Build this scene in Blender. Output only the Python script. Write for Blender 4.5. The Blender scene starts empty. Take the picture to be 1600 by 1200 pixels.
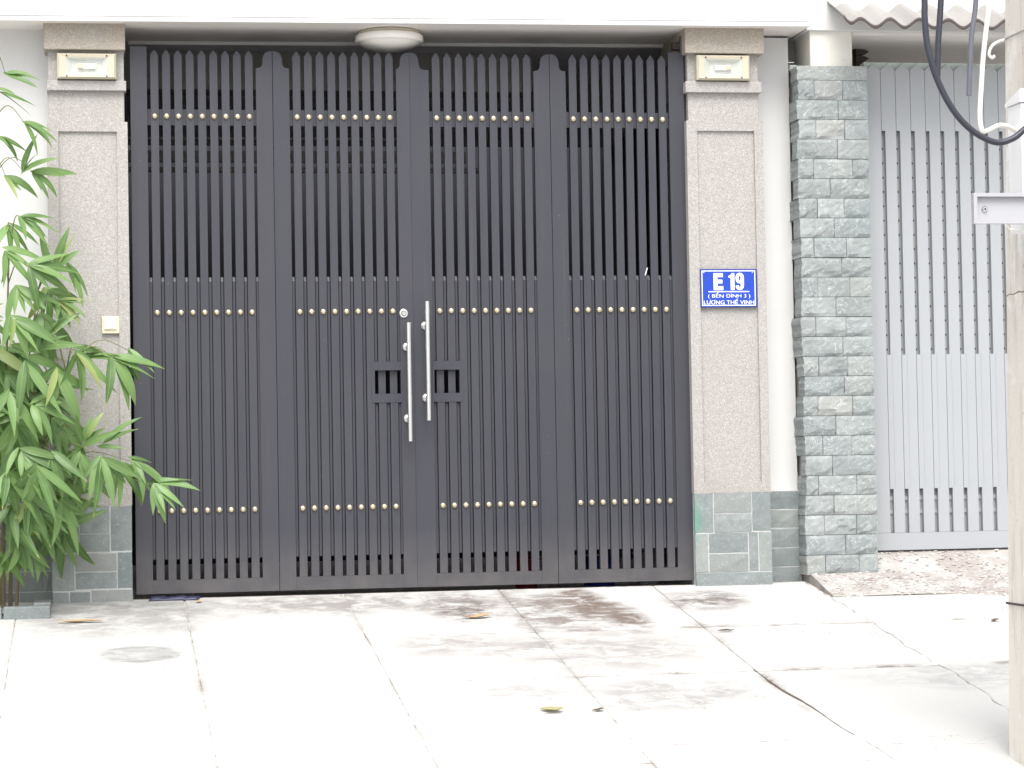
import bpy, bmesh, math, random
from mathutils import Vector, Matrix

SC = bpy.context.scene
COL = SC.collection
R = math.radians

# ------------------------------------------------------------------ camera
cam_d = bpy.data.cameras.new('camera')
cam = bpy.data.objects.new('camera', cam_d)
COL.objects.link(cam)
cam_d.sensor_width = 36.0
cam_d.lens = 85.5
cam_d.clip_start = 0.1
cam_d.clip_end = 2000
_yaw, _pitch, _roll = 0.17022, 0.03568, -0.01792
_f = Vector((math.sin(_yaw)*math.cos(_pitch), math.cos(_yaw)*math.cos(_pitch), math.sin(_pitch)))
_r0 = Vector((math.cos(_yaw), -math.sin(_yaw), 0))
_u0 = _r0.cross(_f)
_r = _r0*math.cos(_roll) + _u0*math.sin(_roll)
_u = _u0*math.cos(_roll) - _r0*math.sin(_roll)
_m = Matrix((( _r.x, _u.x, -_f.x, -1.590), (_r.y, _u.y, -_f.y, -12.051), (_r.z, _u.z, -_f.z, 0.594), (0, 0, 0, 1)))
cam.matrix_world = _m
SC.camera = cam

# ------------------------------------------------------------------ sky, sun, exposure
SUN_EL, SUN_AZ = 58.0, -8.0            # azimuth: degrees to the right of straight behind the viewer
world = bpy.data.worlds.new('World')
SC.world = world
world.use_nodes = True
wn = world.node_tree
bg = wn.nodes['Background']
sky = wn.nodes.new('ShaderNodeTexSky')
sky.sky_type = 'NISHITA'
sky.sun_disc = False
sky.sun_elevation = R(SUN_EL)
sky.sun_rotation = R(180 - SUN_AZ)
sky.air_density = 1.0
sky.dust_density = 4.0
sky.ozone_density = 1.0
hs = wn.nodes.new('ShaderNodeHueSaturation')
hs.inputs['Saturation'].default_value = 0.22
wn.links.new(sky.outputs[0], hs.inputs['Color'])
wn.links.new(hs.outputs[0], bg.inputs['Color'])
bg.inputs['Strength'].default_value = 0.15

sun_d = bpy.data.lights.new('sun', 'SUN')
sun_d.energy = 1.4
sun_d.angle = R(35)
sun_d.color = (1.0, 0.965, 0.91)
sun = bpy.data.objects.new('sun', sun_d)
COL.objects.link(sun)
_sd = Vector((math.sin(R(SUN_AZ))*math.cos(R(SUN_EL)), -math.cos(R(SUN_AZ))*math.cos(R(SUN_EL)), math.sin(R(SUN_EL))))
sun.rotation_euler = (-_sd).to_track_quat('-Z', 'Y').to_euler()

SC.view_settings.view_transform = 'Standard'
SC.view_settings.look = 'None'
SC.view_settings.gamma = 1.0
SC.view_settings.exposure = 1.0
SC.view_settings.use_curve_mapping = False

# ------------------------------------------------------------------ mesh helpers
class MB:
    """collects geometry for one mesh object"""
    def __init__(s, off=(0, 0, 0)):
        s.v, s.f, s.o, s.smooth = [], [], Vector(off), []
    def add(s, vs, fs, smooth=False):
        b = len(s.v)
        s.v += [tuple(Vector(p) - s.o) for p in vs]
        for f in fs:
            s.f.append(tuple(i + b for i in f)); s.smooth.append(smooth)
    def box(s, x0, x1, y0, y1, z0, z1):
        s.add([(x0,y0,z0),(x1,y0,z0),(x1,y1,z0),(x0,y1,z0),(x0,y0,z1),(x1,y0,z1),(x1,y1,z1),(x0,y1,z1)],
              [(0,3,2,1),(4,5,6,7),(0,1,5,4),(1,2,6,5),(2,3,7,6),(3,0,4,7)])
    def prism(s, pts, y0, y1):
        """polygon of (x,z) points, anticlockwise seen from the viewer, pushed from y0 to y1"""
        n = len(pts)
        s.add([(x, y0, z) for x, z in pts] + [(x, y1, z) for x, z in pts],
              [tuple(range(n)), tuple(range(2*n-1, n-1, -1))] +
              [(i, n+i, n+(i+1) % n, (i+1) % n) for i in range(n)])
    def prismx(s, pts, x0, x1):
        """polygon of (y,z) points pushed from x0 to x1"""
        n = len(pts)
        s.add([(x0, y, z) for y, z in pts] + [(x1, y, z) for y, z in pts],
              [tuple(range(n-1, -1, -1)), tuple(range(n, 2*n))] +
              [(i, (i+1) % n, n+(i+1) % n, n+i) for i in range(n)])
    def tube(s, path, rad, n=8, caps=True):
        path = [Vector(p) for p in path]
        rads = rad if isinstance(rad, (list, tuple)) else [rad]*len(path)
        t0 = (path[1]-path[0]).normalized()
        a = t0.orthogonal().normalized()
        vs, fs = [], []
        for i, p in enumerate(path):
            t = (path[min(i+1, len(path)-1)] - path[max(i-1, 0)]).normalized()
            a = (a - t*a.dot(t)).normalized(); b = t.cross(a)
            for k in range(n):
                an = 2*math.pi*k/n
                vs.append(p + (a*math.cos(an) + b*math.sin(an))*rads[i])
        for i in range(len(path)-1):
            for k in range(n):
                fs.append((i*n+k, i*n+(k+1) % n, (i+1)*n+(k+1) % n, (i+1)*n+k))
        s.add(vs, fs, True)
        if caps:
            L = (len(path)-1)*n
            s.add([vs[k] for k in range(n)], [tuple(range(n-1, -1, -1))])
            s.add([vs[L+k] for k in range(n)], [tuple(range(n))])
    def lathe(s, c, axis, prof, n=24):
        """profile of (radius, height along axis)"""
        c = Vector(c); ax = Vector(axis).normalized(); a = ax.orthogonal().normalized(); b = ax.cross(a)
        vs, fs = [], []
        for r_, h in prof:
            for k in range(n):
                an = 2*math.pi*k/n
                vs.append(c + ax*h + (a*math.cos(an)+b*math.sin(an))*r_)
        for i in range(len(prof)-1):
            for k in range(n):
                fs.append((i*n+k, i*n+(k+1) % n, (i+1)*n+(k+1) % n, (i+1)*n+k))
        s.add(vs, fs, True)
        L = (len(prof)-1)*n
        s.add([vs[k] for k in range(n)], [tuple(range(n-1, -1, -1))], True)
        s.add([vs[L+k] for k in range(n)], [tuple(range(n))], True)
    def mesh(s, name, mat):
        me = bpy.data.meshes.new(name)
        me.from_pydata(s.v, [], s.f)
        me.polygons.foreach_set('use_smooth', s.smooth)
        if mat: me.materials.append(mat)
        me.update()
        return me
    def build(s, name, mat, parent=None, bevel=0.0, seg=2, loc=None):
        me = s.mesh(name, mat)
        if bevel > 0:
            bm = bmesh.new(); bm.from_mesh(me)
            bmesh.ops.remove_doubles(bm, verts=bm.verts, dist=1e-6)
            bmesh.ops.recalc_face_normals(bm, faces=bm.faces)
            bmesh.ops.bevel(bm, geom=list(bm.edges), offset=bevel, segments=seg, affect='EDGES', profile=0.5)
            bm.to_mesh(me); bm.free()
        return link(name, me, parent, loc)

def link(name, me, parent=None, loc=None):
    o = bpy.data.objects.new(name, me)
    COL.objects.link(o)
    if parent is not None: o.parent = parent
    if loc is not None: o.location = loc
    return o

def tag(o, label=None, cat=None, group=None, kind=None):
    if label: o['label'] = label
    if cat: o['category'] = cat
    if group: o['group'] = group
    if kind: o['kind'] = kind
    return o

def thing(name, loc, label, cat, group=None):
    return tag(link(name, None, None, loc), label, cat, group)

# ------------------------------------------------------------------ materials
class NT:
    def __init__(s, name):
        s.m = bpy.data.materials.new(name); s.m.use_nodes = True
        s.t = s.m.node_tree; s.b = s.t.nodes['Principled BSDF']; s.out = s.t.nodes['Material Output']
        s._tc = None
    def n(s, typ, **kw):
        nd = s.t.nodes.new(typ)
        for k, v in kw.items(): setattr(nd, k, v)
        return nd
    def l(s, a, b): s.t.links.new(a, b)
    @property
    def obj(s):
        if s._tc is None: s._tc = s.n('ShaderNodeTexCoord')
        return s._tc.outputs['Object']
    @property
    def pos(s): return s.n('ShaderNodeNewGeometry').outputs['Position']
    def mapping(s, vec, scale=(1, 1, 1), loc=(0, 0, 0)):
        mp = s.n('ShaderNodeMapping'); mp.inputs['Scale'].default_value = scale; mp.inputs['Location'].default_value = loc
        s.l(vec, mp.inputs['Vector']); return mp.outputs[0]
    def noise(s, vec, scale, detail=4, rough=0.55, dist=0.0):
        nd = s.n('ShaderNodeTexNoise'); nd.inputs['Scale'].default_value = scale
        nd.inputs['Detail'].default_value = detail; nd.inputs['Roughness'].default_value = rough
        nd.inputs['Distortion'].default_value = dist
        s.l(vec, nd.inputs['Vector']); return nd.outputs['Fac']
    def voronoi(s, vec, scale, feature='F1', out='Color'):
        nd = s.n('ShaderNodeTexVoronoi', feature=feature); nd.inputs['Scale'].default_value = scale
        s.l(vec, nd.inputs['Vector']); return nd.outputs[out]
    def ramp(s, fac, stops):
        nd = s.n('ShaderNodeValToRGB'); el = nd.color_ramp.elements
        while len(el) < len(stops): el.new(0.5)
        for e, (p, c) in zip(el, stops):
            e.position = p
            e.color = (c, c, c, 1) if isinstance(c, (int, float)) else tuple(c) + (1,)
        s.l(fac, nd.inputs[0]); return nd.outputs[0]
    def mix(s, fac, a, b, mode='MIX'):
        nd = s.n('ShaderNodeMix', data_type='RGBA', blend_type=mode)
        for ix, val in ((0, fac), (6, a), (7, b)):
            sock = nd.inputs[ix]
            if isinstance(val, (int, float)): sock.default_value = val if ix == 0 else (val, val, val, 1)
            elif isinstance(val, tuple): sock.default_value = tuple(val) + (1,)
            else: s.l(val, sock)
        return nd.outputs[2]
    def math(s, op, a, b=0.0, c=None, clamp=False):
        nd = s.n('ShaderNodeMath', operation=op, use_clamp=clamp)
        for i, val in enumerate((a, b, c)):
            if val is None: continue
            if isinstance(val, (int, float)): nd.inputs[i].default_value = val
            else: s.l(val, nd.inputs[i])
        return nd.outputs[0]
    def sep(s, vec):
        nd = s.n('ShaderNodeSeparateXYZ'); s.l(vec, nd.inputs[0]); return nd.outputs
    def bump(s, h, strength=0.3, dist=0.01):
        nd = s.n('ShaderNodeBump'); nd.inputs['Strength'].default_value = strength; nd.inputs['Distance'].default_value = dist
        s.l(h, nd.inputs['Height']); s.l(nd.outputs[0], s.b.inputs['Normal'])
    def done(s, col, rough=0.7, metal=0.0, spec=None):
        for key, val in (('Base Color', col), ('Roughness', rough), ('Metallic', metal)):
            if isinstance(val, (int, float)) : s.b.inputs[key].default_value = val
            elif isinstance(val, tuple): s.b.inputs[key].default_value = tuple(val) + (1,)
            else: s.l(val, s.b.inputs[key])
        if spec is not None: s.b.inputs['Specular IOR Level'].default_value = spec
        return s.m
    def blob(s, p, c, rx, ry, soft=0.35, wob=None):
        """1 inside an ellipse in plan around c, with a ragged edge; p is a position vector"""
        x, y, z = s.sep(p)
        dx = s.math('DIVIDE', s.math('SUBTRACT', x, c[0]), rx)
        dy = s.math('DIVIDE', s.math('SUBTRACT', y, c[1]), ry)
        d = s.math('SQRT', s.math('ADD', s.math('MULTIPLY', dx, dx), s.math('MULTIPLY', dy, dy)))
        if wob is not None: d = s.math('ADD', d, wob)
        return s.math('DIVIDE', s.math('SUBTRACT', 1.0, d), soft, clamp=True)

M = {}
def paint(name, col, rough=0.5, var=0.12, scale=3.0, metal=0.0, spec=None):
    n = NT(name)
    a = n.noise(n.obj, scale, 5)
    c = n.mix(n.math('MULTIPLY', a, 1.0), tuple(x*(1-var) for x in col), tuple(x*(1+var) for x in col))
    M[name] = n.done(c, rough, metal, spec)

# charcoal gate paint with faint vertical streaks and settled dust
n = NT('gate_paint')
p = n.pos
st = n.noise(n.mapping(p, (40, 40, 1.2)), 1.0, 4)
big = n.noise(p, 2.2, 4)
z = n.sep(p)[2]
goi = n.n('ShaderNodeObjectInfo')
c = n.mix(st, (0.0285, 0.030, 0.041), (0.039, 0.041, 0.054))
c = n.mix(n.math('MULTIPLY', goi.outputs['Random'], 0.30), c, (0.045, 0.044, 0.051))
drip = n.ramp(n.noise(n.mapping(p, (60, 60, 0.9), (3, 0, 7)), 1.0, 5, 0.6), [(0.60, 0.0), (0.74, 0.35)])
c = n.mix(drip, c, (0.075, 0.073, 0.074))
c = n.mix(n.math('MULTIPLY', n.ramp(big, [(0.45, 0.0), (0.75, 1.0)]), 0.25), c, (0.050, 0.051, 0.058))
dust = n.math('MULTIPLY', n.math('SUBTRACT', 0.32, z, clamp=True), 2.2)
c = n.mix(n.math('MULTIPLY', dust, n.noise(p, 9, 5)), c, (0.15, 0.135, 0.125))
spk = n.math('GREATER_THAN', n.noise(p, 55, 2, 0.5), 0.80)
c = n.mix(n.math('MULTIPLY', spk, 0.5), c, (0.25, 0.25, 0.26))
n.bump(n.noise(p, 260, 2), 0.06, 0.002)
M['gate_paint'] = n.done(c, n.math('ADD', 0.42, n.math('MULTIPLY', big, 0.2)))

# washed granite plaster
def granite(name, tint=None):
    n = NT(name)
    p = n.pos
    v = n.sep(n.voronoi(p, 270))[0]
    w = n.noise(p, 120, 3)
    g = n.ramp(n.math('ADD', n.math('MULTIPLY', v, 0.6), n.math('MULTIPLY', w, 0.4)),
               [(0.16, (0.265, 0.25, 0.232)), (0.36, (0.345, 0.33, 0.312)), (0.62, (0.385, 0.37, 0.352)), (0.86, (0.54, 0.525, 0.51))])
    bigv = n.noise(p, 2.4, 5, 0.6)
    g = n.mix(n.ramp(bigv, [(0.35, 0.0), (0.7, 0.35)]), g, (0.33, 0.315, 0.297))
    run = n.noise(n.mapping(p, (9, 9, 0.7)), 1.0, 5)
    g = n.mix(n.ramp(run, [(0.55, 0.0), (0.78, 0.22)]), g, (0.24, 0.22, 0.20))
    x, y, z = n.sep(p)
    foot = n.math('MULTIPLY', n.math('SUBTRACT', 0.75, z, clamp=True), n.ramp(n.noise(p, 6, 5, 0.65), [(0.35, 0.0), (0.7, 1.3)]))
    g = n.mix(foot, g, (0.27, 0.25, 0.225))
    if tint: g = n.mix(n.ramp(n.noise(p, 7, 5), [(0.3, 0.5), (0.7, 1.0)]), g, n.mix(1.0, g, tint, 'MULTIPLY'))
    n.bump(v, 0.3, 0.003)
    M[name] = n.done(g, 0.85, spec=0.25)
granite('granite')
granite('granite_bounce_tint', (0.98, 0.90, 0.78))  # for the capitals: warm bounce light under the canopy, tinted into the granite colour

# white render with faint weathering
n = NT('white_render')
p = n.pos
c = n.mix(n.noise(p, 1.7, 5), (0.62, 0.62, 0.615), (0.675, 0.675, 0.67))
c = n.mix(n.ramp(n.noise(n.mapping(p, (14, 14, 0.8)), 1.0, 5), [(0.56, 0.0), (0.8, 0.25)]), c, (0.55, 0.54, 0.51))
n.bump(n.noise(p, 90, 4), 0.12, 0.004)
M['white_render'] = n.done(c, 0.8, spec=0.3)

n = NT('cream_render')
p = n.pos
c = n.mix(n.noise(p, 2.5, 5), (0.68, 0.66, 0.60), (0.80, 0.79, 0.755))
c = n.mix(n.ramp(n.noise(p, 11, 6, 0.7), [(0.6, 0.0), (0.72, 0.5)]), c, (0.36, 0.34, 0.31))
n.bump(n.noise(p, 60, 4), 0.2, 0.005)
M['cream_render'] = n.done(c, 0.85, spec=0.25)

# green-grey stone tile; green paint overspray near the gate's foot at the right
def stone(name, lo, hi, vein, spray=False, scale=1.0):
    n = NT(name)
    oi = n.n('ShaderNodeObjectInfo')
    p = n.pos
    a = n.noise(p, 14*scale, 7, 0.62, 0.6)
    b = n.noise(p, 75*scale, 4, 0.6)
    c = n.mix(n.ramp(a, [(0.3, 0.0), (0.7, 1.0)]), lo, hi)
    c = n.mix(n.math('MULTIPLY', oi.outputs['Random'], 0.6), c, (lo[0]*0.80, lo[1]*0.80, lo[2]*0.82))
    rnd2 = n.math('FRACT', n.math('MULTIPLY', oi.outputs['Random'], 37.7))
    c = n.mix(n.ramp(rnd2, [(0.62, 0.0), (0.95, 0.55)]), c, (hi[0]*1.02, hi[1]*0.94, hi[2]*0.90))
    c = n.mix(n.ramp(rnd2, [(0.05, 0.5), (0.30, 0.0)]), c, (lo[0]*0.90, lo[1]*0.95, lo[2]*0.98))
    c = n.mix(n.ramp(b, [(0.55, 0.0), (0.75, 0.5)]), c, vein)
    if not spray:
        vn = n.noise(p, 9, 6, 0.6, 1.6)
        vv = n.math('LESS_THAN', n.math('ABSOLUTE', n.math('SUBTRACT', vn, 0.52)), 0.0032)
        c = n.mix(n.math('MULTIPLY', vv, 0.8), c, (0.66, 0.68, 0.68))
        c = n.mix(n.ramp(n.noise(p, 4, 4), [(0.5, 0.0), (0.75, 0.35)]), c, (0.37, 0.38, 0.385))
    c = n.mix(n.ramp(n.noise(p, 30*scale, 5, 0.7), [(0.26, 0.35), (0.40, 0.0)]), c, (lo[0]*0.5, lo[1]*0.5, lo[2]*0.5))
    if spray:
        x, y, z = n.sep(p)
        sq = n.n('ShaderNodeCombineXYZ'); n.l(x, sq.inputs[0]); n.l(z, sq.inputs[1])
        k = n.blob(sq.outputs[0], (1.388, 0.32), 0.065, 0.15, 0.9, n.math('MULTIPLY', n.math('SUBTRACT', b, 0.5), 0.8))
        c = n.mix(n.math('MULTIPLY', k, 0.6), c, (0.07, 0.28, 0.20))
    n.bump(n.math('ADD', a, n.math('MULTIPLY', b, 0.4)), 0.22, 0.006)
    M[name] = n.done(c, 0.75, spec=0.3)
stone('stone_tile', (0.185, 0.210, 0.208), (0.30, 0.328, 0.325), (0.43, 0.458, 0.456), True)
stone('split_stone', (0.232, 0.259, 0.255), (0.325, 0.351, 0.347), (0.46, 0.49, 0.485), scale=0.8)
paint('grout', (0.50, 0.51, 0.50), 0.9, 0.35, 9)
paint('mortar', (0.30, 0.29, 0.27), 0.95, 0.3, 25)

# concrete slabs: pores, scuffs, a tea-brown spill below the gate, a round patch mark
n = NT('concrete')
p = n.pos
oi = n.n('ShaderNodeObjectInfo')
a = n.noise(p, 1.6, 6, 0.6)
b = n.noise(n.mapping(p, (6.5, 8.5, 6.5)), 1.0, 9, 0.74, 0.5)
c = n.mix(a, (0.43, 0.427, 0.417), (0.50, 0.496, 0.486))
c = n.mix(n.math('MULTIPLY', oi.outputs['Random'], 0.25), c, (0.40, 0.395, 0.385))
c = n.mix(n.ramp(n.noise(p, 160, 3), [(0.62, 0.0), (0.75, 0.5)]), c, (0.26, 0.25, 0.24))
rag = n.ramp(b, [(0.40, 0.0), (0.56, 1.0)])
wobble = n.math('MULTIPLY', n.math('SUBTRACT', n.noise(p, 5, 5, 0.65), 0.5), 0.9)
for cc, rx, ry, amt, col in (((0.60, -0.55), 0.38, 0.62, 1.0, (0.19, 0.165, 0.150)),
                             ((0.76, -0.35), 0.13, 0.55, 1.0, (0.145, 0.113, 0.096)),
                             ((0.88, -0.80), 0.13, 0.45, 1.0, (0.15, 0.118, 0.10)),
                             ((0.14, -0.42), 0.22, 0.50, 1.0, (0.145, 0.122, 0.110)),
                             ((0.60, -1.50), 0.60, 0.48, 0.8, (0.27, 0.255, 0.243)),
                             ((0.00, -1.30), 0.34, 0.32, 0.75, (0.25, 0.235, 0.222)),
                             ((0.72, -2.35), 0.48, 0.36, 0.8, (0.27, 0.265, 0.26)),
                             ((0.10, -2.25), 0.28, 0.26, 0.6, (0.26, 0.255, 0.25)),
                             ((1.35, -0.42), 0.26, 0.30, 1.0, (0.16, 0.138, 0.125)),
                             ((-0.45, -0.25), 0.85, 0.36, 0.8, (0.21, 0.195, 0.182)),
                             ((-1.55, -0.45), 0.60, 0.60, 0.75, (0.23, 0.222, 0.21)),
                             ((2.1, -2.2), 0.7, 0.3, 0.5, (0.24, 0.24, 0.24))):
    k = n.blob(p, cc, rx, ry, 0.55, wobble)
    c = n.mix(n.math('MULTIPLY', n.math('MULTIPLY', k, rag), amt), c, col)
x, y, z = n.sep(p)
patch = n.ramp(n.noise(p, 3.1, 5, 0.6), [(0.45, 0.0), (0.62, 1.0)])
for sock, val, ok in ((y, -1.055, n.math('GREATER_THAN', x, -0.1)), (y, -1.985, n.math('GREATER_THAN', x, 0.2)), (x, 0.39, 0.7), (x, 1.18, 0.8), (x, -0.39, 0.35), (x, -1.17, 0.45)):
    nr = n.math('SUBTRACT', 1.0, n.math('DIVIDE', n.math('ABSOLUTE', n.math('SUBTRACT', sock, val)), 0.05), clamp=True)
    c = n.mix(n.math('MULTIPLY', n.math('MULTIPLY', n.math('MULTIPLY', nr, patch), rag), ok), c, (0.15, 0.12, 0.10))
hair = n.math('LESS_THAN', n.math('ABSOLUTE', n.math('SUBTRACT', n.noise(n.mapping(p, (1.1, 1.1, 1.1), (4, 2, 0)), 1.0, 7, 0.55), 0.47)), 0.0011)
c = n.mix(n.math('MULTIPLY', hair, 0.5), c, (0.17, 0.15, 0.13))
dx = n.math('SUBTRACT', x, -1.41); dy = n.math('SUBTRACT', y, -1.285)
d = n.math('SQRT', n.math('ADD', n.math('MULTIPLY', dx, dx), n.math('MULTIPLY', dy, dy)))
d = n.math('ADD', d, n.math('MULTIPLY', n.math('SUBTRACT', n.noise(p, 14, 4), 0.5), 0.05))
k = n.math('DIVIDE', n.math('SUBTRACT', 0.198, d), 0.05, clamp=True)
k = n.math('MULTIPLY', k, n.math('ADD', 0.35, n.math('MULTIPLY', d, 3.2), clamp=True))
c = n.mix(n.math('MULTIPLY', k, n.math('ADD', 0.35, n.math('MULTIPLY', rag, 0.5))), c, (0.14, 0.145, 0.145))
n.bump(n.math('ADD', n.noise(p, 45, 6), n.math('MULTIPLY', n.noise(p, 220, 3), 0.5)), 0.35, 0.004)
M['concrete'] = n.done(c, 0.85, spec=0.25)

n = NT('joint_dirt')
p = n.pos
c = n.mix(n.ramp(n.noise(p, 5, 5, 0.65), [(0.46, 0.0), (0.62, 1.0)]), (0.47, 0.46, 0.445), (0.20, 0.165, 0.135))
x, y, z = n.sep(p)
for yr in (-1.055, -1.985):
    near = n.math('LESS_THAN', n.math('ABSOLUTE', n.math('SUBTRACT', y, yr)), 0.04)
    far = n.math('GREATER_THAN', x, -1.15)
    c = n.mix(n.math('MULTIPLY', n.math('MULTIPLY', near, far), n.ramp(n.noise(p, 2.3, 4), [(0.35, 0.2), (0.55, 0.95)])), c, (0.115, 0.09, 0.072))
inx = n.math('MULTIPLY', n.math('GREATER_THAN', x, 1.08), n.math('LESS_THAN', x, 1.5))
iny = n.math('MULTIPLY', n.math('LESS_THAN', y, -1.93), n.math('GREATER_THAN', y, -3.1))
c = n.mix(n.math('MULTIPLY', n.math('MULTIPLY', inx, iny), 0.9), c, (0.085, 0.066, 0.052))
M['joint_dirt'] = n.done(c, 0.95, spec=0.1)

n = NT('road_concrete')
p = n.pos
c = n.mix(n.noise(p, 0.6, 6), (0.31, 0.305, 0.295), (0.40, 0.395, 0.38))
n.bump(n.noise(p, 60, 4), 0.3, 0.004)
M['road_concrete'] = n.done(c, 0.9)

n = NT('apron_side')
p = n.pos
c = n.mix(n.ramp(n.noise(p, 14, 6, 0.65), [(0.35, 0.0), (0.65, 1.0)]), (0.21, 0.18, 0.16), (0.36, 0.33, 0.31))
M['apron_side'] = n.done(c, 0.95)

n = NT('pebble_bed')
p = n.pos
c = n.mix(n.noise(p, 60, 4), (0.25, 0.222, 0.206), (0.345, 0.315, 0.296))
c = n.mix(n.ramp(n.noise(p, 5, 5, 0.65), [(0.42, 0.0), (0.62, 0.85)]), c, (0.43, 0.42, 0.405))
M['pebble_bed'] = n.done(c, 0.9)
n = NT('pebble')
g = n.n('ShaderNodeNewGeometry')
c = n.ramp(g.outputs['Random Per Island'], [(0.0, (0.25, 0.215, 0.195)), (0.15, (0.33, 0.29, 0.265)), (0.4, (0.44, 0.41, 0.385)), (0.7, (0.60, 0.585, 0.56)), (1.0, (0.68, 0.67, 0.65))])
M['pebble'] = n.done(c, 0.55)

# metals, plastics and others
n = NT('brass')
c = n.mix(n.noise(n.pos, 70, 4), (0.56, 0.475, 0.31), (0.72, 0.645, 0.48))
M['brass'] = n.done(c, 0.33, 0.85)
n = NT('stainless')
M['stainless'] = n.done((0.72, 0.72, 0.71), n.math('ADD', 0.2, n.math('MULTIPLY', n.noise(n.mapping(n.pos, (200, 200, 4)), 1.0), 0.2)), 1.0)
paint('dark_steel', (0.05, 0.045, 0.045), 0.55)
paint('rust_steel', (0.05, 0.034, 0.031), 0.7, 0.4, 30)
paint('silver_paint', (0.345, 0.36, 0.378), 0.42, 0.05, 2.0)
paint('silver_back', (0.32, 0.325, 0.335), 0.6, 0.15, 6)
paint('hole_dark', (0.03, 0.03, 0.035), 0.8)
paint('cream_plastic', (0.50, 0.46, 0.36), 0.4, 0.08, 8)
paint('ivory', (0.60, 0.56, 0.42), 0.35, 0.03, 8)
paint('ivory_light', (0.66, 0.64, 0.55), 0.3, 0.02, 8)
paint('lamp_white', (0.88, 0.86, 0.82), 0.35, 0.04, 4)
paint('reflector', (0.60, 0.61, 0.59), 0.25, 0.04, 12)
paint('tube_white', (0.9, 0.9, 0.9), 0.25, 0.02, 3)
paint('plate_blue', (0.010, 0.050, 0.40), 0.28, 0.06, 6)
paint('plate_edge', (0.03, 0.045, 0.22), 0.5)
paint('plate_white', (0.85, 0.86, 0.88), 0.35, 0.02)
paint('rubber', (0.03, 0.032, 0.045), 0.45, 0.2, 12)
paint('rubber_grey', (0.11, 0.115, 0.14), 0.5, 0.2, 12)
paint('cable_white', (0.74, 0.71, 0.65), 0.45, 0.06, 8)
paint('box_white', (0.80, 0.80, 0.81), 0.4, 0.05, 4)
paint('frame_alu', (0.40, 0.40, 0.425), 0.4, 0.05, 4)
paint('pale_green', (0.62, 0.70, 0.65), 0.85, 0.12, 7)
paint('soffit_white', (0.80, 0.765, 0.74), 0.8, 0.05, 3)
paint('soffit_grey', (0.74, 0.71, 0.70), 0.9, 0.1, 4)
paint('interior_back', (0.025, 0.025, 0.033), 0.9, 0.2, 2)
paint('interior_wall', (0.60, 0.59, 0.63), 0.9, 0.15, 2)
paint('interior_floor', (0.45, 0.43, 0.42), 0.8, 0.2, 3)
paint('interior_beam', (0.26, 0.255, 0.24), 0.9, 0.2, 3)
paint('edge_dirt', (0.13, 0.11, 0.105), 0.9, 0.4, 12)
paint('brown_dark', (0.075, 0.058, 0.055), 0.8, 0.3, 15)
paint('tub_blue', (0.02, 0.05, 0.30), 0.4)
paint('tub_red', (0.25, 0.015, 0.03), 0.4)
paint('tub_grey', (0.30, 0.31, 0.33), 0.5)
paint('tarp_blue', (0.022, 0.024, 0.065), 0.45, 0.3, 20)
n = NT('fibre_cement')
p = n.pos
c = n.mix(n.noise(n.mapping(p, (16, 1.5, 1.5)), 1.0, 6, 0.6), (0.20, 0.19, 0.18), (0.37, 0.36, 0.345))
M['fibre_cement'] = n.done(c, 0.95)
n = NT('pole_concrete')
p = n.pos
c = n.mix(n.noise(n.mapping(p, (8, 8, 1.5)), 1.0, 6, 0.6), (0.56, 0.52, 0.46), (0.70, 0.67, 0.62))
c = n.mix(n.ramp(n.noise(p, 5, 6, 0.65), [(0.55, 0.0), (0.66, 0.7)]), c, (0.76, 0.755, 0.735))
c = n.mix(n.ramp(n.noise(n.mapping(p, (20, 20, 2.2)), 1.0, 7, 0.7), [(0.52, 0.0), (0.66, 0.55)]), c, (0.36, 0.31, 0.25))
c = n.mix(n.ramp(n.noise(p, 38, 4, 0.6), [(0.64, 0.0), (0.74, 0.6)]), c, (0.25, 0.23, 0.20))
crk = n.math('LESS_THAN', n.math('ABSOLUTE', n.math('SUBTRACT', n.math('ADD', n.sep(p)[2], n.math('MULTIPLY', n.noise(p, 14, 4), 0.03)), 1.225)), 0.0022)
c = n.mix(crk, c, (0.16, 0.13, 0.11))
n.bump(n.noise(p, 50, 5), 0.45, 0.005)
M['pole_concrete'] = n.done(c, 0.9)
n = NT('lamp_glass')
g = n.n('ShaderNodeBsdfGlossy'); g.inputs['Roughness'].default_value = 0.12
tr = n.n('ShaderNodeBsdfTransparent'); tr.inputs['Color'].default_value = (0.97, 0.975, 0.96, 1)
mx = n.n('ShaderNodeMixShader'); mx.inputs[0].default_value = 0.06
n.l(tr.outputs[0], mx.inputs[1]); n.l(g.outputs[0], mx.inputs[2]); n.l(mx.outputs[0], n.out.inputs['Surface'])
M['lamp_glass'] = n.m

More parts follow.
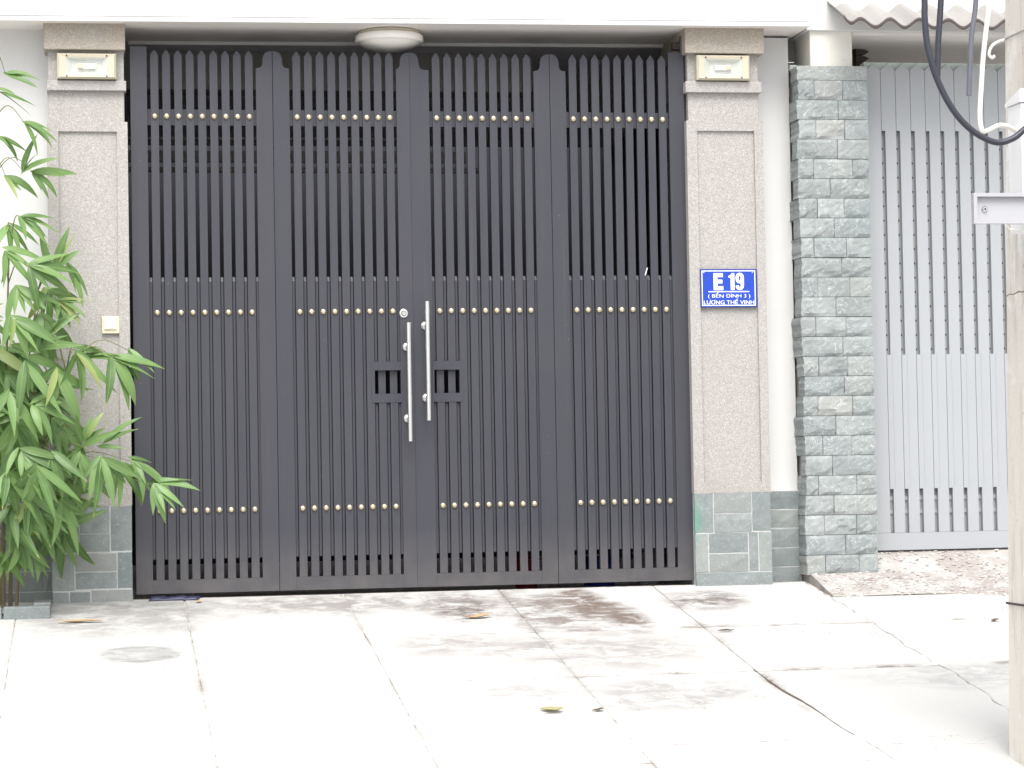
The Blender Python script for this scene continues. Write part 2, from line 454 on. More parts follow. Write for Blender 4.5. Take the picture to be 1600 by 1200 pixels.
def leaf_mat(name, lo, hi, yellow):
    n = NT(name)
    oi = n.n('ShaderNodeObjectInfo')
    g = n.n('ShaderNodeNewGeometry')
    rnd = n.math('FRACT', n.math('ADD', oi.outputs['Random'], g.outputs['Random Per Island']))
    c = n.mix(rnd, lo, hi)
    c = n.mix(n.ramp(n.noise(g.outputs['Position'], 9, 3), [(0.4, 0.0), (0.75, 0.45)]), c, hi)
    c = n.mix(n.ramp(rnd, [(0.93, 0.0), (0.99, 0.55)]), c, yellow)
    uv = n.n('ShaderNodeUVMap')
    u = n.sep(uv.outputs[0])
    rib = n.math('LESS_THAN', n.math('ABSOLUTE', n.math('SUBTRACT', u[0], 0.5)), 0.045)
    c = n.mix(n.math('MULTIPLY', rib, 0.4), c, (0.28, 0.40, 0.12))
    vein = n.n('ShaderNodeMath', operation='SINE'); n.l(n.math('MULTIPLY', u[0], 75.0), vein.inputs[0])
    c = n.mix(n.math('MULTIPLY', vein.outputs[0], 0.08), c, (0.02, 0.06, 0.02))
    tip = n.math('MULTIPLY', n.math('SUBTRACT', u[1], n.math('ADD', 0.90, n.math('MULTIPLY', rnd, 0.12))), 14.0, clamp=True)
    c = n.mix(tip, c, (0.50, 0.40, 0.20))
    n.done(c, 0.42, spec=0.45)
    tl = n.n('ShaderNodeBsdfTranslucent'); n.l(n.mix(0.5, c, (0.20, 0.36, 0.05)), tl.inputs[0])
    ms = n.n('ShaderNodeMixShader'); ms.inputs[0].default_value = 0.30
    n.l(n.b.outputs[0], ms.inputs[1]); n.l(tl.outputs[0], ms.inputs[2]); n.l(ms.outputs[0], n.out.inputs['Surface'])
    M[name] = n.m
leaf_mat('bamboo_leaf', (0.062, 0.132, 0.040), (0.205, 0.335, 0.118), (0.42, 0.42, 0.16))
paint('culm_green', (0.15, 0.17, 0.06), 0.5, 0.3, 10)
paint('culm_brown', (0.15, 0.115, 0.065), 0.7, 0.35, 14)
paint('dry_leaf', (0.46, 0.33, 0.19), 0.8, 0.3, 25)
paint('dry_leaf_dark', (0.12, 0.085, 0.055), 0.8, 0.3, 25)
paint('dry_leaf_yellow', (0.38, 0.345, 0.17), 0.7, 0.3, 25)

# ------------------------------------------------------------------ ground
SL = 0.14                                   # the drive slopes up to the gate
def zf(x, y): return SL*y
def zn(x, y): return max(SL*y, 0.035 + (0.25 if y < -0.05 else 0.567)*(y + 0.05))     # the neighbour's steeper apron

mb = MB(); mb.box(-400, 400, -400, 400, -0.85, -0.75)
tag(mb.build('ground', M['road_concrete']), kind='structure')
mb = MB(); mb.box(-60, 60, -60, -4.35, -0.70, -0.615)
tag(mb.build('road', M['road_concrete']), kind='structure')
mb = MB()
mb.prismx([(-4.35, -0.74), (0.02, -0.74), (0.02, 0.0008), (-4.35, SL*-4.35 + 0.0008)], -6.0, 6.0)
pav = tag(mb.build('pavement', M['joint_dirt']), kind='structure')

rs = random.Random(5)
def slab(xa, xb, ya, yb, zfun, parent, mat, lift=0.0, gap=0.0025, gy=0.007, thick=0.03):
    """one cast slab; xa and xb may be functions of y so that an edge can wander"""
    fa = xa if callable(xa) else (lambda y: xa)
    fb = xb if callable(xb) else (lambda y: xb)
    N = 7 if not (callable(xa) or callable(xb)) else 30
    top = []
    j = lambda s=0.0016: rs.uniform(-s, s)
    ys = [ya + gy + (yb - ya - 2*gy)*i/N for i in range(N+1)]
    for y in ys: top.append((fb(y) - gap + j(), y + j()))
    for i in range(1, N):
        t = 1 - i/N
        top.append((fa(yb) + gap + (fb(yb) - fa(yb) - 2*gap)*t, yb - gy + j(0.003)))
    for y in reversed(ys): top.append((fa(y) + gap + j(), y + j()))
    for i in range(1, N):
        t = i/N
        top.append((fa(ya) + gap + (fb(ya) - fa(ya) - 2*gap)*t, ya + gy + j(0.003)))
    cx = sum(p[0] for p in top)/len(top); cy = sum(p[1] for p in top)/len(top)
    tx, ty = rs.uniform(-0.0015, 0.0015), rs.uniform(-0.0015, 0.0015)
    m_ = len(top)
    vs = [(x, y, zfun(x, y) + lift + tx*(x-cx) + ty*(y-cy)) for x, y in top]
    inn = [(cx + (x-cx)*0.985, cy + (y-cy)*0.985) for x, y in top]
    vi = [(x, y, zfun(x, y) + lift + 0.003 + tx*(x-cx) + ty*(y-cy)) for x, y in inn]
    vb = [(x, y, z - thick) for x, y, z in vs]
    b = MB()
    b.add(vi + vs + vb, [tuple(range(m_))] + [(m_+i, m_+(i+1) % m_, (i+1) % m_, i) for i in range(m_)] +
          [(2*m_+i, 2*m_+(i+1) % m_, m_+(i+1) % m_, m_+i) for i in range(m_)])
    return b.build('slab', mat, parent)

XS = [-3.55, -2.76, -1.965, -1.17, -0.39, 0.39, 1.18, 1.985]
def dcurve(y):                              # the crack that wanders off the joint
    if y > -2.0: return 1.18 - 0.008*max(0, -y - 1.0)
    t = -2.0 - y
    return 1.17 + 0.07*t + 0.006*math.sin(y*9)
def ecurve(y): return 1.988 + 0.008*math.sin(y*5) + 0.007*math.sin(y*17) + 0.005*math.sin(y*41 + 1) + 0.003*math.sin(y*83)
ROWS = {0: [-1.0, -2.1, -3.2], 1: [-0.95, -2.0, -3.1], 2: [-2.05, -3.2], 3: [-1.07, -2.86], 4: [-1.06, -1.985, -2.60, -3.4],
        5: [-1.055, -1.985, -3.15], 6: [-1.05, -1.99, -3.3]}
for ci in range(7):
    xa, xb = XS[ci], XS[ci+1]
    if ci == 5: xb = lambda y: dcurve(y) - 0.013*math.exp(-((y + 2.40)/0.33)**2)
    if ci == 6: xa, xb = dcurve, ecurve
    ys = [-0.012] + ROWS[ci] + [-4.34]
    for k in range(len(ys)-1):
        slab(xa, xb, ys[k+1], ys[k], zf, pav, M['concrete'], lift=rs.uniform(0.0006, 0.0018))

# neighbour's apron: concrete below, pebble-washed above
mb = MB()
ysn = [0.30, -0.05, -0.43, -0.90, -4.34]
pts = [(y, zn(0, y) + 0.0005) for y in ysn]
mb.prismx([(-4.34, -0.72), (0.30, -0.72)] + pts, 1.998, 6.0)
apron = tag(mb.build('apron', M['apron_side']), kind='structure')
slab(lambda y: ecurve(y) + 0.002, 3.62, -2.9, -0.43, zn, apron, M['concrete'], lift=0.002, gap=0.001)
slab(lambda y: ecurve(y) + 0.002, 3.62, -4.33, -2.9, zn, apron, M['concrete'], lift=0.002, gap=0.001)
slab(3.62, 5.2, -4.33, -0.43, zn, apron, M['concrete'], lift=0.004)
mb = MB()
nx = 14
for i in range(nx):
    x0 = 2.0 + i*0.13; x1 = x0 + 0.13
    yb_ = lambda x: -0.40 - 0.03*math.sin(x*7) - 0.10*(x-2)
    for ya_, yc_ in ((None, -0.43), (-0.43, -0.05), (-0.05, 0.29)):
        q = [(x0, max(yb_(x0), ya_) if ya_ is not None else min(yb_(x0), yc_)), (x1, max(yb_(x1), ya_) if ya_ is not None else min(yb_(x1), yc_)), (x1, max(yc_, yb_(x1))), (x0, max(yc_, yb_(x0)))]
        if q[2][1] - q[1][1] < 1e-4 and q[3][1] - q[0][1] < 1e-4: continue
        mb.add([(x, y, zn(x, y) + 0.006) for x, y in q], [(0, 1, 2, 3)])
    mb.add([(x0, yb_(x0), zn(x0, yb_(x0)) + 0.006), (x1, yb_(x1), zn(x1, yb_(x1)) + 0.006), (x1, yb_(x1), zn(x1, yb_(x1)) - 0.01), (x0, yb_(x0), zn(x0, yb_(x0)) - 0.01)], [(3, 2, 1, 0)])
pbed = mb.build('pebble_screed', M['pebble_bed'], apron)
mb = MB()
rp = random.Random(9)
ico = bmesh.new(); bmesh.ops.create_icosphere(ico, subdivisions=1, radius=1.0)
iv = [v.co.copy() for v in ico.verts]; ifc = [tuple(v.index for v in f.verts) for f in ico.faces]; ico.free()
for i in range(1500):
    x, y = rp.uniform(2.01, 3.5), rp.uniform(-0.66, 0.2)
    if y < yb_(x) + 0.02 - rp.random()*0.06: continue
    a = rp.uniform(0, 6.28); sx, sy, sz = rp.uniform(0.006, 0.018), rp.uniform(0.005, 0.012), rp.uniform(0.002, 0.0042)
    zc = zn(x, y) + 0.0065
    mb.add([(x + (v.x*sx*math.cos(a) - v.y*sy*math.sin(a)), y + (v.x*sx*math.sin(a) + v.y*sy*math.cos(a)), zc + v.z*sz) for v in iv], ifc, True)
tag(mb.build('pebbles', M['pebble'], apron), kind='stuff')

# ------------------------------------------------------------------ garage behind the gate
mb = MB(); mb.box(-1.9, 1.95, 0.03, 5.0, -0.2, -0.014)
tag(mb.build('garage_floor', M['interior_floor']), kind='structure')
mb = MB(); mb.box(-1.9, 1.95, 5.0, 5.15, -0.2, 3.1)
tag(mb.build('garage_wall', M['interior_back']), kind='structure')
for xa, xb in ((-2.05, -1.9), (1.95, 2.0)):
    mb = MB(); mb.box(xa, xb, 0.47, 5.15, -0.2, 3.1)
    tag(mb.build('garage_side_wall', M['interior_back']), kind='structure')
mb = MB(); mb.box(-1.9, 1.95, 0.412, 4.45, 2.83, 3.1)  # stops short of the back wall: unseen roof gap added to light the garage
gc = tag(mb.build('garage_ceiling', M['interior_wall']), kind='structure')
mb = MB(); mb.box(-1.45, 0.75, 0.75, 0.95, 2.625, 2.828)
mb.build('beam', M['interior_beam'], gc)
t = thing('pipe_rack', (-0.4, 1.2, 0), 'dim grey rails hanging in the dark behind the gate bars', 'rack')
for k, (za, zb, xa, xb) in enumerate(((2.30, 2.36, -1.42, 0.45), (2.245, 2.27, -1.42, 0.55), (2.42, 2.435, -1.42, 0.2))):
    mb = MB((-0.4, 1.2, 0)); mb.box(xa, xb, 1.18, 1.22, za, zb)
    mb.build('rail', M['interior_beam'], t)
for x in (-1.38, 0.15):
    mb = MB((-0.4, 1.2, 0)); mb.box(x, x+0.03, 1.222, 1.25, -0.014, 2.83)
    mb.build('post', M['dark_steel'], t)
def tub(x, y, r_, h, mat, label):
    o = thing('tub', (x, y, -0.014), label, 'tub')
    mb = MB(); mb.lathe((0, 0, 0), (0, 0, 1), [(r_*0.8, 0), (r_, h), (r_*1.08, h), (r_*1.08, h+0.012), (r_*0.95, h+0.012), (r_*0.76, 0.02)], 20)
    mb.build('body', M[mat], o)
    mb = MB(); mb.tube([(math.cos(a)*r_*1.09, math.sin(a)*r_*1.09, h - 0.01) for a in [i*math.pi/10 for i in range(21)]], 0.006, 6, False)
    mb.build('rim', M[mat], o)
tub(1.0, 0.42, 0.10, 0.14, 'tub_blue', 'blue tub glimpsed through the bottom slots of the rightmost gate leaf')
tub(1.24, 0.32, 0.075, 0.18, 'tub_grey', 'pale grey tub behind the bottom slots near the right pillar')
tub(0.60, 0.36, 0.07, 0.16, 'tub_red', 'dark red tub glimpsed through bottom slots beside the third gate leaf edge')

# ------------------------------------------------------------------ canopy over the gate
can = thing('canopy', (0.0, 0.0, 2.82), 'white concrete canopy slab running over the charcoal gate', 'canopy')
def tilt(x): return 2.818 + 0.0060*x
def canbox(x0, x1, y0, y1, za, zb):
    m_ = MB((0, 0, 2.82))
    vs = []
    for zz in (za, zb):
        for x, y in ((x0, y0), (x1, y0), (x1, y1), (x0, y1)): vs.append((x, y, tilt(x) + zz))
    m_.add(vs, [(0,3,2,1),(4,5,6,7),(0,1,5,4),(1,2,6,5),(2,3,7,6),(3,0,4,7)])
    return m_
canbox(-4.2, 2.03, -0.16, 0.405, 0.027, 1.1).build('slab', M['white_render'], can)
canbox(-4.2, 2.028, -0.152, 0.404, 0.004, 0.0265).build('soffit', M['soffit_white'], can)
canbox(-4.2, 2.033, -0.163, -0.1525, 0.0, 0.0225).build('drip_edge', M['white_render'], can, 0.002, 1)
canbox(-1.40, 1.412, 0.39, 0.411, -0.014, 0.003).build('soffit_trim', M['white_render'], can)

# round ceiling lamp under the canopy
cl = thing('ceiling_lamp', (-0.10, 0.10, 2.818), 'round white dish lamp under the canopy above the gate centre', 'lamp')
mb = MB(); mb.lathe((0, 0, 0), (0, 0, -1), [(0.158, 0.0), (0.160, 0.018)], 40); mb.build('base_plate', M['cream_plastic'], cl)
mb = MB(); mb.lathe((0, 0, 0), (0, 0, -1), [(0.166, 0.016), (0.172, 0.020), (0.173, 0.046), (0.168, 0.052), (0.156, 0.054)], 40); mb.build('rim', M['lamp_white'], cl)
mb = MB(); mb.lathe((0, 0, 0), (0, 0, -1), [(0.155, 0.050), (0.145, 0.060), (0.12, 0.074), (0.08, 0.086), (0.04, 0.092), (0.012, 0.094)], 40); mb.build('diffuser', M['lamp_white'], cl)

# ------------------------------------------------------------------ house walls beside the gate
def tiles(rects, y0, y1, parent, mat='stone_tile', origin=(0, 0, 0), seed=1, name='tile'):
    """each stone tile its own mesh; rects are (x0, x1, z0, z1)"""
    rr = random.Random(seed)
    for x0, x1, z0, z1 in rects:
        g = 0.0028
        nx, nz = 4, 3
        d = rr.uniform(0.0, 0.0035)
        vs, fs = [], []
        for iz in range(nz+1):
            for ix in range(nx+1):
                ex = ix in (0, nx); ez = iz in (0, nz)
                x = x0 + g + (x1-x0-2*g)*ix/nx; z_ = z0 + g + (z1-z0-2*g)*iz/nz
                x += rr.uniform(-0.0012, 0.0012); z_ += rr.uniform(-0.0012, 0.0012)
                y = y0 - d + (0.002 if (ex or ez) else rr.uniform(-0.0018, 0.0012))
                vs.append((x, y, z_))
        for iz in range(nz):
            for ix in range(nx):
                a = iz*(nx+1)+ix; fs.append((a, a+1, a+nx+2, a+nx+1))
        ring = [i for i in range(nx+1)] + [(k+1)*(nx+1)+nx for k in range(nz)] + [nz*(nx+1)+nx-1-k for k in range(nx)] + [(nz-1-k)*(nx+1) for k in range(nz-1)]
        b = len(vs)
        for i in ring: vs.append((vs[i][0], y1, vs[i][2]))
        m_ = len(ring)
        for i in range(m_): fs.append((ring[(i+1) % m_], ring[i], b+i, b+(i+1) % m_))
        mb = MB(origin); mb.add(vs, fs); mb.build(name, M[mat], parent)

# white wall behind the bamboo, stone dado at its foot
lw = thing('house_wall', (-2.6, 0.1, 0), 'white rendered wall behind the bamboo, left of the gate', 'wall')
mb = MB((-2.6, 0.1, 0)); mb.box(-4.2, -1.74, 0.10, 0.35, -0.3, 2.83); mb.build('render', M['white_render'], lw)
mb = MB((-2.6, 0.1, 0)); mb.box(-4.2, -1.74, 0.0715, 0.099, -0.3, 0.47); dd = mb.build('dado_bed', M['grout'], lw)
rc = []
for k, (za, zb) in enumerate(((-0.10, 0.045), (0.045, 0.145), (0.145, 0.245), (0.245, 0.345), (0.345, 0.465))):
    x = -3.0 + (0.11 if k % 2 else 0.0)
    while x < -1.83:
        w = 0.21 if k % 3 else 0.26
        rc.append((x, min(x+w, -1.80), za, zb)); x += w
tiles(rc, 0.068, 0.09, dd, origin=(-2.6, 0.1, 0), seed=3)

# white wall strip between the right pillar and the neighbour
rw = thing('house_wall', (1.87, 0.12, 0), 'narrow white wall strip between granite pillar and split stone pillar', 'wall')
mb = MB((1.87, 0.12, 0)); mb.box(1.60, 1.992, 0.12, 0.46, -0.2, 2.822); mb.build('render', M['white_render'], rw)
rr = random.Random(21)
mb = MB((1.87, 0.12, 0))
zz = 0.45
while zz < 2.80:                           # broken mortar along the outer edge
    h = rr.uniform(0.03, 0.12); w = rr.uniform(0.002, 0.012)
    mb.prism([(1.9925, zz), (1.9925+w, zz+h*0.1), (1.9925+w*rr.uniform(0.4, 1), zz+h*0.8), (1.9925, zz+h)], 0.14, 0.40)
    zz += h + rr.uniform(0.0, 0.05)
mb.build('broken_edge', M['mortar'], rw)
mb = MB((1.87, 0.12, 0)); mb.box(1.78, 1.993, 0.0855, 0.119, -0.2, 0.466); dd = mb.build('dado_bed', M['grout'], rw)
tiles([(1.815, 1.99, 0.372, 0.466), (1.815, 1.99, 0.275, 0.370), (1.815, 1.99, 0.175, 0.273), (1.815, 1.99, 0.078, 0.173), (1.815, 1.99, -0.06, 0.076)],
      0.082, 0.10, dd, origin=(1.87, 0.12, 0), seed=4)

# ------------------------------------------------------------------ gate pillars
def pillar(xf0, xf1, xs0, xs1, xc0, xc1, xb0, xb1, zb, zr, zband, zcap, label, base_rects, rec):
    """f: framed part, s: shaft, c: capital, b: band, zr: frame top"""
    xm = (xf0+xf1)/2
    o = thing('gate_pillar', (xm, 0.1, 0), label, 'pillar', 'pillars of the charcoal gate')
    org = (xm, 0.1, 0)
    mb = MB(org); mb.box(xs0, xs1, -0.040, 0.465, zb+0.001, zcap[0]+0.01); mb.build('shaft', M['granite'], o, 0.002, 1)
    # frame round the sunk panel: four butted pieces in one mesh
    mb = MB(org); rx0, rx1, rz0, rz1 = rec
    outer = [(xf0, zb), (xf1, zb), (xf1, zr), (xf0, zr)]; inner = [(rx0, rz0), (rx1, rz0), (rx1, rz1), (rx0, rz1)]
    for i in range(4):
        k = (i+1) % 4
        mb.prism([outer[i], outer[k], inner[k], inner[i]], -0.060, 0.10)
    mb.build('panel_frame', M['granite'], o)
    mb = MB(org); mb.box(rx0-0.002, rx1+0.002, -0.0475, -0.0405, rz0-0.002, rz1+0.002); mb.build('panel', M['granite'], o)
    mb = MB(org); mb.box(xb0, xb1, -0.066, 0.45, zband[0], zband[1]); mb.build('band', M['granite'], o, 0.003, 2)
    mb = MB(org); mb.box(xc0, xc1, -0.085, 0.462, zcap[0], 2.825 + 0.006*xm); mb.build('capital', M['granite_bounce_tint'], o, 0.004, 2)
    mb = MB(org); mb.box(xf0+0.004, xf1-0.004, -0.0650, 0.44, -0.2, zb-0.001); bs = mb.build('base', M['grout'], o)
    tiles(base_rects, -0.068, -0.048, bs, origin=org, seed=int(abs(xm)*100))
    return o

kx, kz = 0.405/725, 0.466/865
def rconv(a, b, c, d): return (1.392 + (a-265)*kx, 1.392 + (b-265)*kx, 0.466 - (d-305)*kz, 0.466 - (c-305)*kz)
rb = [rconv(*q) for q in ((265, 447, 308, 683), (447, 806, 308, 502), (447, 806, 502, 683), (806, 988, 308, 676),
                          (265, 395, 686, 1056), (395, 768, 686, 878), (395, 768, 878, 1056), (768, 862, 680, 1056), (862, 990, 680, 1056))]
rb.append((1.394, 1.797, -0.05, rconv(0, 0, 0, 1058)[2]))
pillar(1.396, 1.797, 1.411, 1.783, 1.391, 1.806, 1.394, 1.795, 0.463, 2.360, (2.504, 2.560), (2.702,),
       'speckled granite pillar carrying the blue number plate, right of the gate', rb, (1.450, 1.751, 0.515, 2.308))
kx, kz = 0.388/375, 0.475/505
def lconv(a, b, c, d): return (-1.803 + (a-250)*kx, -1.803 + (b-250)*kx, -0.015 + (1040-d)*kz, -0.015 + (1040-c)*kz)
lb = [lconv(*q) for q in ((250, 380, 535, 775), (380, 522, 535, 678), (380, 522, 678, 774), (522, 625, 535, 772),
                          (250, 356, 778, 972), (356, 552, 778, 875), (356, 552, 875, 964), (552, 625, 774, 964),
                          (250, 330, 974, 1100), (330, 428, 974, 1100), (428, 625, 966, 1100))]
pillar(-1.803, -1.415, -1.794, -1.429, -1.813, -1.422, -1.801, -1.419, 0.460, 2.334, (2.486, 2.535), (2.684,),
       'speckled granite pillar with cream bell push, beside the bamboo', lb, (-1.749, -1.467, 0.515, 2.286))

# ------------------------------------------------------------------ bulkhead lamps on the pillars
def bulkhead(x0, x1, z0, z1, flip, label):
    xm, zm = (x0+x1)/2, (z0+z1)/2
    o = thing('bulkhead_lamp', (xm, -0.04, zm), label, 'lamp', 'bulkhead lamps on the gate pillars')
    org = (xm, -0.04, zm)
    ya, yb = -0.092, -0.041
    def ring(mb, a, b, fy0, fy1):
        """sloping ring from rectangle a at depth fy0 to rectangle b at depth fy1"""
        va = [(a[0], fy0, a[2]), (a[1], fy0, a[2]), (a[1], fy0, a[3]), (a[0], fy0, a[3])]
        vb = [(b[0], fy1, b[2]), (b[1], fy1, b[2]), (b[1], fy1, b[3]), (b[0], fy1, b[3])]
        mb.add(va + vb, [(i, (i+1) % 4, 4+(i+1) % 4, 4+i) for i in range(4)])
    A = (x0, x1, z0, z1); B = (x0+0.010, x1-0.010, z0+0.008, z1-0.008); Cc = (x0+0.042, x1-0.042, z0+0.022, z1-0.022)
    mb = MB(org); ring(mb, A, A, yb, ya+0.012); ring(mb, A, B, ya+0.012, ya); ring(mb, B, Cc, ya, ya+0.003)
    mb.build('housing', M['cream_plastic'], o)
    D = (Cc[0]+0.030, Cc[1]-0.030, Cc[2]+0.012, Cc[3]-0.012)
    mb = MB(org); ring(mb, Cc, D, ya+0.003, ya+0.024); mb.add([(D[0], ya+0.024, D[2]), (D[1], ya+0.024, D[2]), (D[1], ya+0.024, D[3]), (D[0], ya+0.024, D[3])], [(0, 1, 2, 3)])
    mb.build('reflector', M['reflector'], o)
    mb = MB(org); mb.box(Cc[0]-0.003, Cc[1]+0.003, ya-0.0005, ya+0.0015, Cc[2]-0.003, Cc[3]+0.003); mb.build('glass', M['lamp_glass'], o)
    s = -1 if flip else 1
    mb = MB(org); xs_ = xm - s*0.042
    mb.box(min(xs_, xs_+s*0.026), max(xs_, xs_+s*0.026), ya+0.006, ya+0.023, zm-0.012, zm+0.012); mb.build('socket', M['ivory'], o, 0.003, 2)
    mb = MB(org)
    for dz in (-0.009, 0.0, 0.009):
        mb.tube([(xs_+s*0.026, ya+0.014, zm+dz), (xs_+s*0.085, ya+0.014, zm+dz)], 0.004, 8)
    mb.build('bulb', M['tube_white'], o)
    for sx in (x0+0.046, x1-0.046):
        for sz in (z0+0.012, z1-0.012):
            mb = MB(org); mb.lathe((sx, ya+0.001, sz), (0, -1, 0), [(0.0045, 0), (0.0042, 0.002), (0.002, 0.003)], 8); mb.build('screw', M['rust_steel'], o)
bulkhead(-1.750, -1.466, 2.541, 2.665, False, 'cream bulkhead lamp on the pillar beside the bamboo')
bulkhead(1.450, 1.729, 2.565, 2.692, True, 'cream bulkhead lamp on the pillar above the number plate')

# bell push on the left pillar
bp = thing('bell_push', (-1.508, -0.05, 1.339), 'cream square bell push on the left granite pillar', 'doorbell')
mb = MB((-1.508, -0.05, 1.339)); mb.box(-1.550, -1.466, -0.064, -0.0478, 1.297, 1.381); mb.build('plate', M['ivory'], bp, 0.003, 2)
mb = MB((-1.508, -0.05, 1.339)); mb.box(-1.539, -1.479, -0.070, -0.0635, 1.316, 1.373); mb.build('rocker', M['ivory_light'], bp, 0.0025, 2)
mb = MB((-1.508, -0.05, 1.339)); mb.box(-1.522, -1.496, -0.0708, -0.0703, 1.321, 1.324); mb.build('name_slot', M['cream_plastic'], bp)

# ------------------------------------------------------------------ number plate
PX0, PX1, PZ0, PZ1 = 1.449, 1.746, 1.405, 1.601
org = ((PX0+PX1)/2, -0.06, (PZ0+PZ1)/2)
pl = thing('number_plate', org, 'blue enamel house number plate with white lettering E 19', 'sign')
mb = MB(org); mb.box(PX0, PX1, -0.0665, -0.0605, PZ0, PZ1); mb.build('plate', M['plate_edge'], pl, 0.0015, 1)
mb = MB(org); mb.box(PX0+0.004, PX1-0.004, -0.0672, -0.0663, PZ0+0.004, PZ1-0.004); mb.build('face', M['plate_blue'], pl)
sc_ = (PX1-PX0)/470.0
def pxx(x): return PX0 + (x-500)*sc_
def pzz(y): return PZ1 - (y-215)*(PZ1-PZ0)/322.0
mb = MB(org)
ox0, ox1, oz0, oz1 = pxx(512), pxx(957), pzz(523), pzz(228)
th = 0.0042
mb.box(ox0, ox1, -0.0678, -0.0670, oz0, oz0+th); mb.box(ox0, ox1, -0.0678, -0.0670, oz1-th, oz1)
mb.box(ox0, ox0+th, -0.0678, -0.0670, oz0+th, oz1-th); mb.box(ox1-th, ox1, -0.0678, -0.0670, oz0+th, oz1-th)
mb.build('border', M['plate_white'], pl)
mb = MB(org); mb.box(pxx(566), pxx(905), -0.0678, -0.0670, pzz(409), pzz(401)); mb.build('rule', M['plate_white'], pl)
def lettering(txt, x0, x1, z0, z1, bold, name='lettering'):
    cu = bpy.data.curves.new('txt', 'FONT'); cu.body = txt; cu.size = 1.0; cu.offset = bold; cu.extrude = 0.01
    tmp = bpy.data.objects.new('txt', cu); COL.objects.link(tmp)
    dg = bpy.context.evaluated_depsgraph_get()
    me = bpy.data.meshes.new_from_object(tmp.evaluated_get(dg))
    bpy.data.objects.remove(tmp); bpy.data.curves.remove(cu)
    xs = [v.co.x for v in me.vertices]; ys = [v.co.y for v in me.vertices]
    xa, xb, ya, yb = min(xs), max(xs), min(ys), max(ys)
    for v in me.vertices:
        x = x0 + (v.co.x-xa)/(xb-xa)*(x1-x0); z_ = z0 + (v.co.y-ya)/(yb-ya)*(z1-z0)
        y = -0.0682 if v.co.z > 0 else -0.0670
        v.co = Vector((x, y, z_)) - Vector(org)
    me.materials.clear(); me.materials.append(M['plate_white'])
    me.update()
    return link(name, me, pl)
def glyph(pts, name='lettering'):
    mb = MB(org); mb.prism([(pxx(x), pzz(y)) for x, y in reversed(pts)], -0.0682, -0.0670); mb.build(name, M['plate_white'], pl)
glyph([(610, 250), (688, 250), (688, 283), (642, 283), (642, 305), (683, 305), (683, 336), (642, 336), (642, 359), (690, 359), (690, 392), (610, 392)])
glyph([(735, 272), (752, 266), (762, 250), (783, 250), (783, 392), (752, 392), (752, 288), (735, 288)])
P9 = [(806, 354), (808, 368), (816, 378), (828, 380), (840, 377), (847, 366), (848.5, 348), (848.5, 320), (848.5, 290), (846, 272), (838, 262), (827, 260), (815, 263), (808, 274), (806, 292), (808, 310), (815, 321), (827, 324), (838, 320), (845, 308)]
mb = MB(org); vs, fs = [], []
for i, (x, y) in enumerate(P9):
    a_, b_ = P9[max(i-1, 0)], P9[min(i+1, len(P9)-1)]
    dx_, dy_ = b_[0]-a_[0], b_[1]-a_[1]; ln = math.hypot(dx_, dy_); hw = 13.0
    for s_, yy in ((-1, -0.0682), (1, -0.0682), (-1, -0.0670), (1, -0.0670)):
        vs.append((pxx(x - s_*dy_/ln*hw), yy - 0.00002*i, pzz(y + s_*dx_/ln*hw)))
for i in range(len(P9)-1):
    a = i*4; fs += [(a, a+1, a+5, a+4), (a+1, a+3, a+7, a+5), (a+2, a, a+4, a+6)]
mb.add(vs, fs); mb.build('lettering', M['plate_white'], pl)
lettering('( B\u1ebeN \u0110\u00ccNH 3 )', pxx(563), pxx(912), pzz(464), pzz(410), 0.0)
lettering('L\u01af\u01a0NG TH\u1ebe VINH', pxx(526), pxx(944), pzz(511), pzz(460), 0.003)
for sx, sz in ((pxx(531), pzz(245)), (pxx(934), pzz(245)), (pxx(700), pzz(516))):
    mb = MB(org); mb.lathe((sx, -0.0674, sz), (0, -1, 0), [(0.0034, 0), (0.003, 0.0012), (0.001, 0.0018)], 8); mb.build('screw', M['stainless'], pl)

# ------------------------------------------------------------------ the charcoal folding gate: four leaves
FY, BY = -0.012, 0.012
GP = M['gate_paint']
slat_x = [0.119 + 0.058*k for k in range(9)]
SW = 0.0192
mb = MB(); mb.prism([(-SW, 0.0905), (SW, 0.0905), (SW, 2.672), (0.0, 2.701), (-SW, 2.672)], FY, BY)
SLAT = mb.mesh('slat', GP)
mb = MB(); mb.lathe((0, 0, 0), (0, -1, 0), [(0.0150, -0.002), (0.0148, 0.001), (0.0135, 0.006), (0.0095, 0.0105), (0.004, 0.0125)], 12)
STUD = mb.mesh('stud', M['brass'])
mb = MB(); mb.prism([(-SW, 1.1065), (SW, 1.1065), (SW, 2.672), (0.0, 2.701), (-SW, 2.672)], FY, BY); SLAT_UP = mb.mesh('slat', GP)
mb = MB(); mb.box(-SW, SW, FY, BY, 0.0905, 0.9885); SLAT_LOW = mb.mesh('slat', GP)
mb = MB(); mb.box(-SW+0.001, SW-0.001, 0.006, 0.0118, 0.98, 1.115); HBAR = mb.mesh('hand_hole_bar', GP)
def filler_mesh(z0, z1, tip=True):
    mb = MB(); w = 0.0056
    if tip:   # top cut on a slope, catching the sky
        mb.add([(-w, -0.001, z0), (w, -0.001, z0), (w, -0.001, z1-0.022), (-w, -0.001, z1-0.022), (-w, BY, z0), (w, BY, z0), (w, BY, z1), (-w, BY, z1)],
               [(0, 1, 2, 3), (1, 5, 6, 2), (4, 0, 3, 7), (3, 2, 6, 7), (5, 4, 7, 6), (0, 4, 5, 1)])
    else:
        mb.box(-w, w, -0.001, BY, z0, z1)
    return mb.mesh('filler_strip', GP)
F_FULL, F_UP, F_LOW = filler_mesh(0.19, 1.576), filler_mesh(1.152, 1.576), filler_mesh(0.19, 0.938, False)
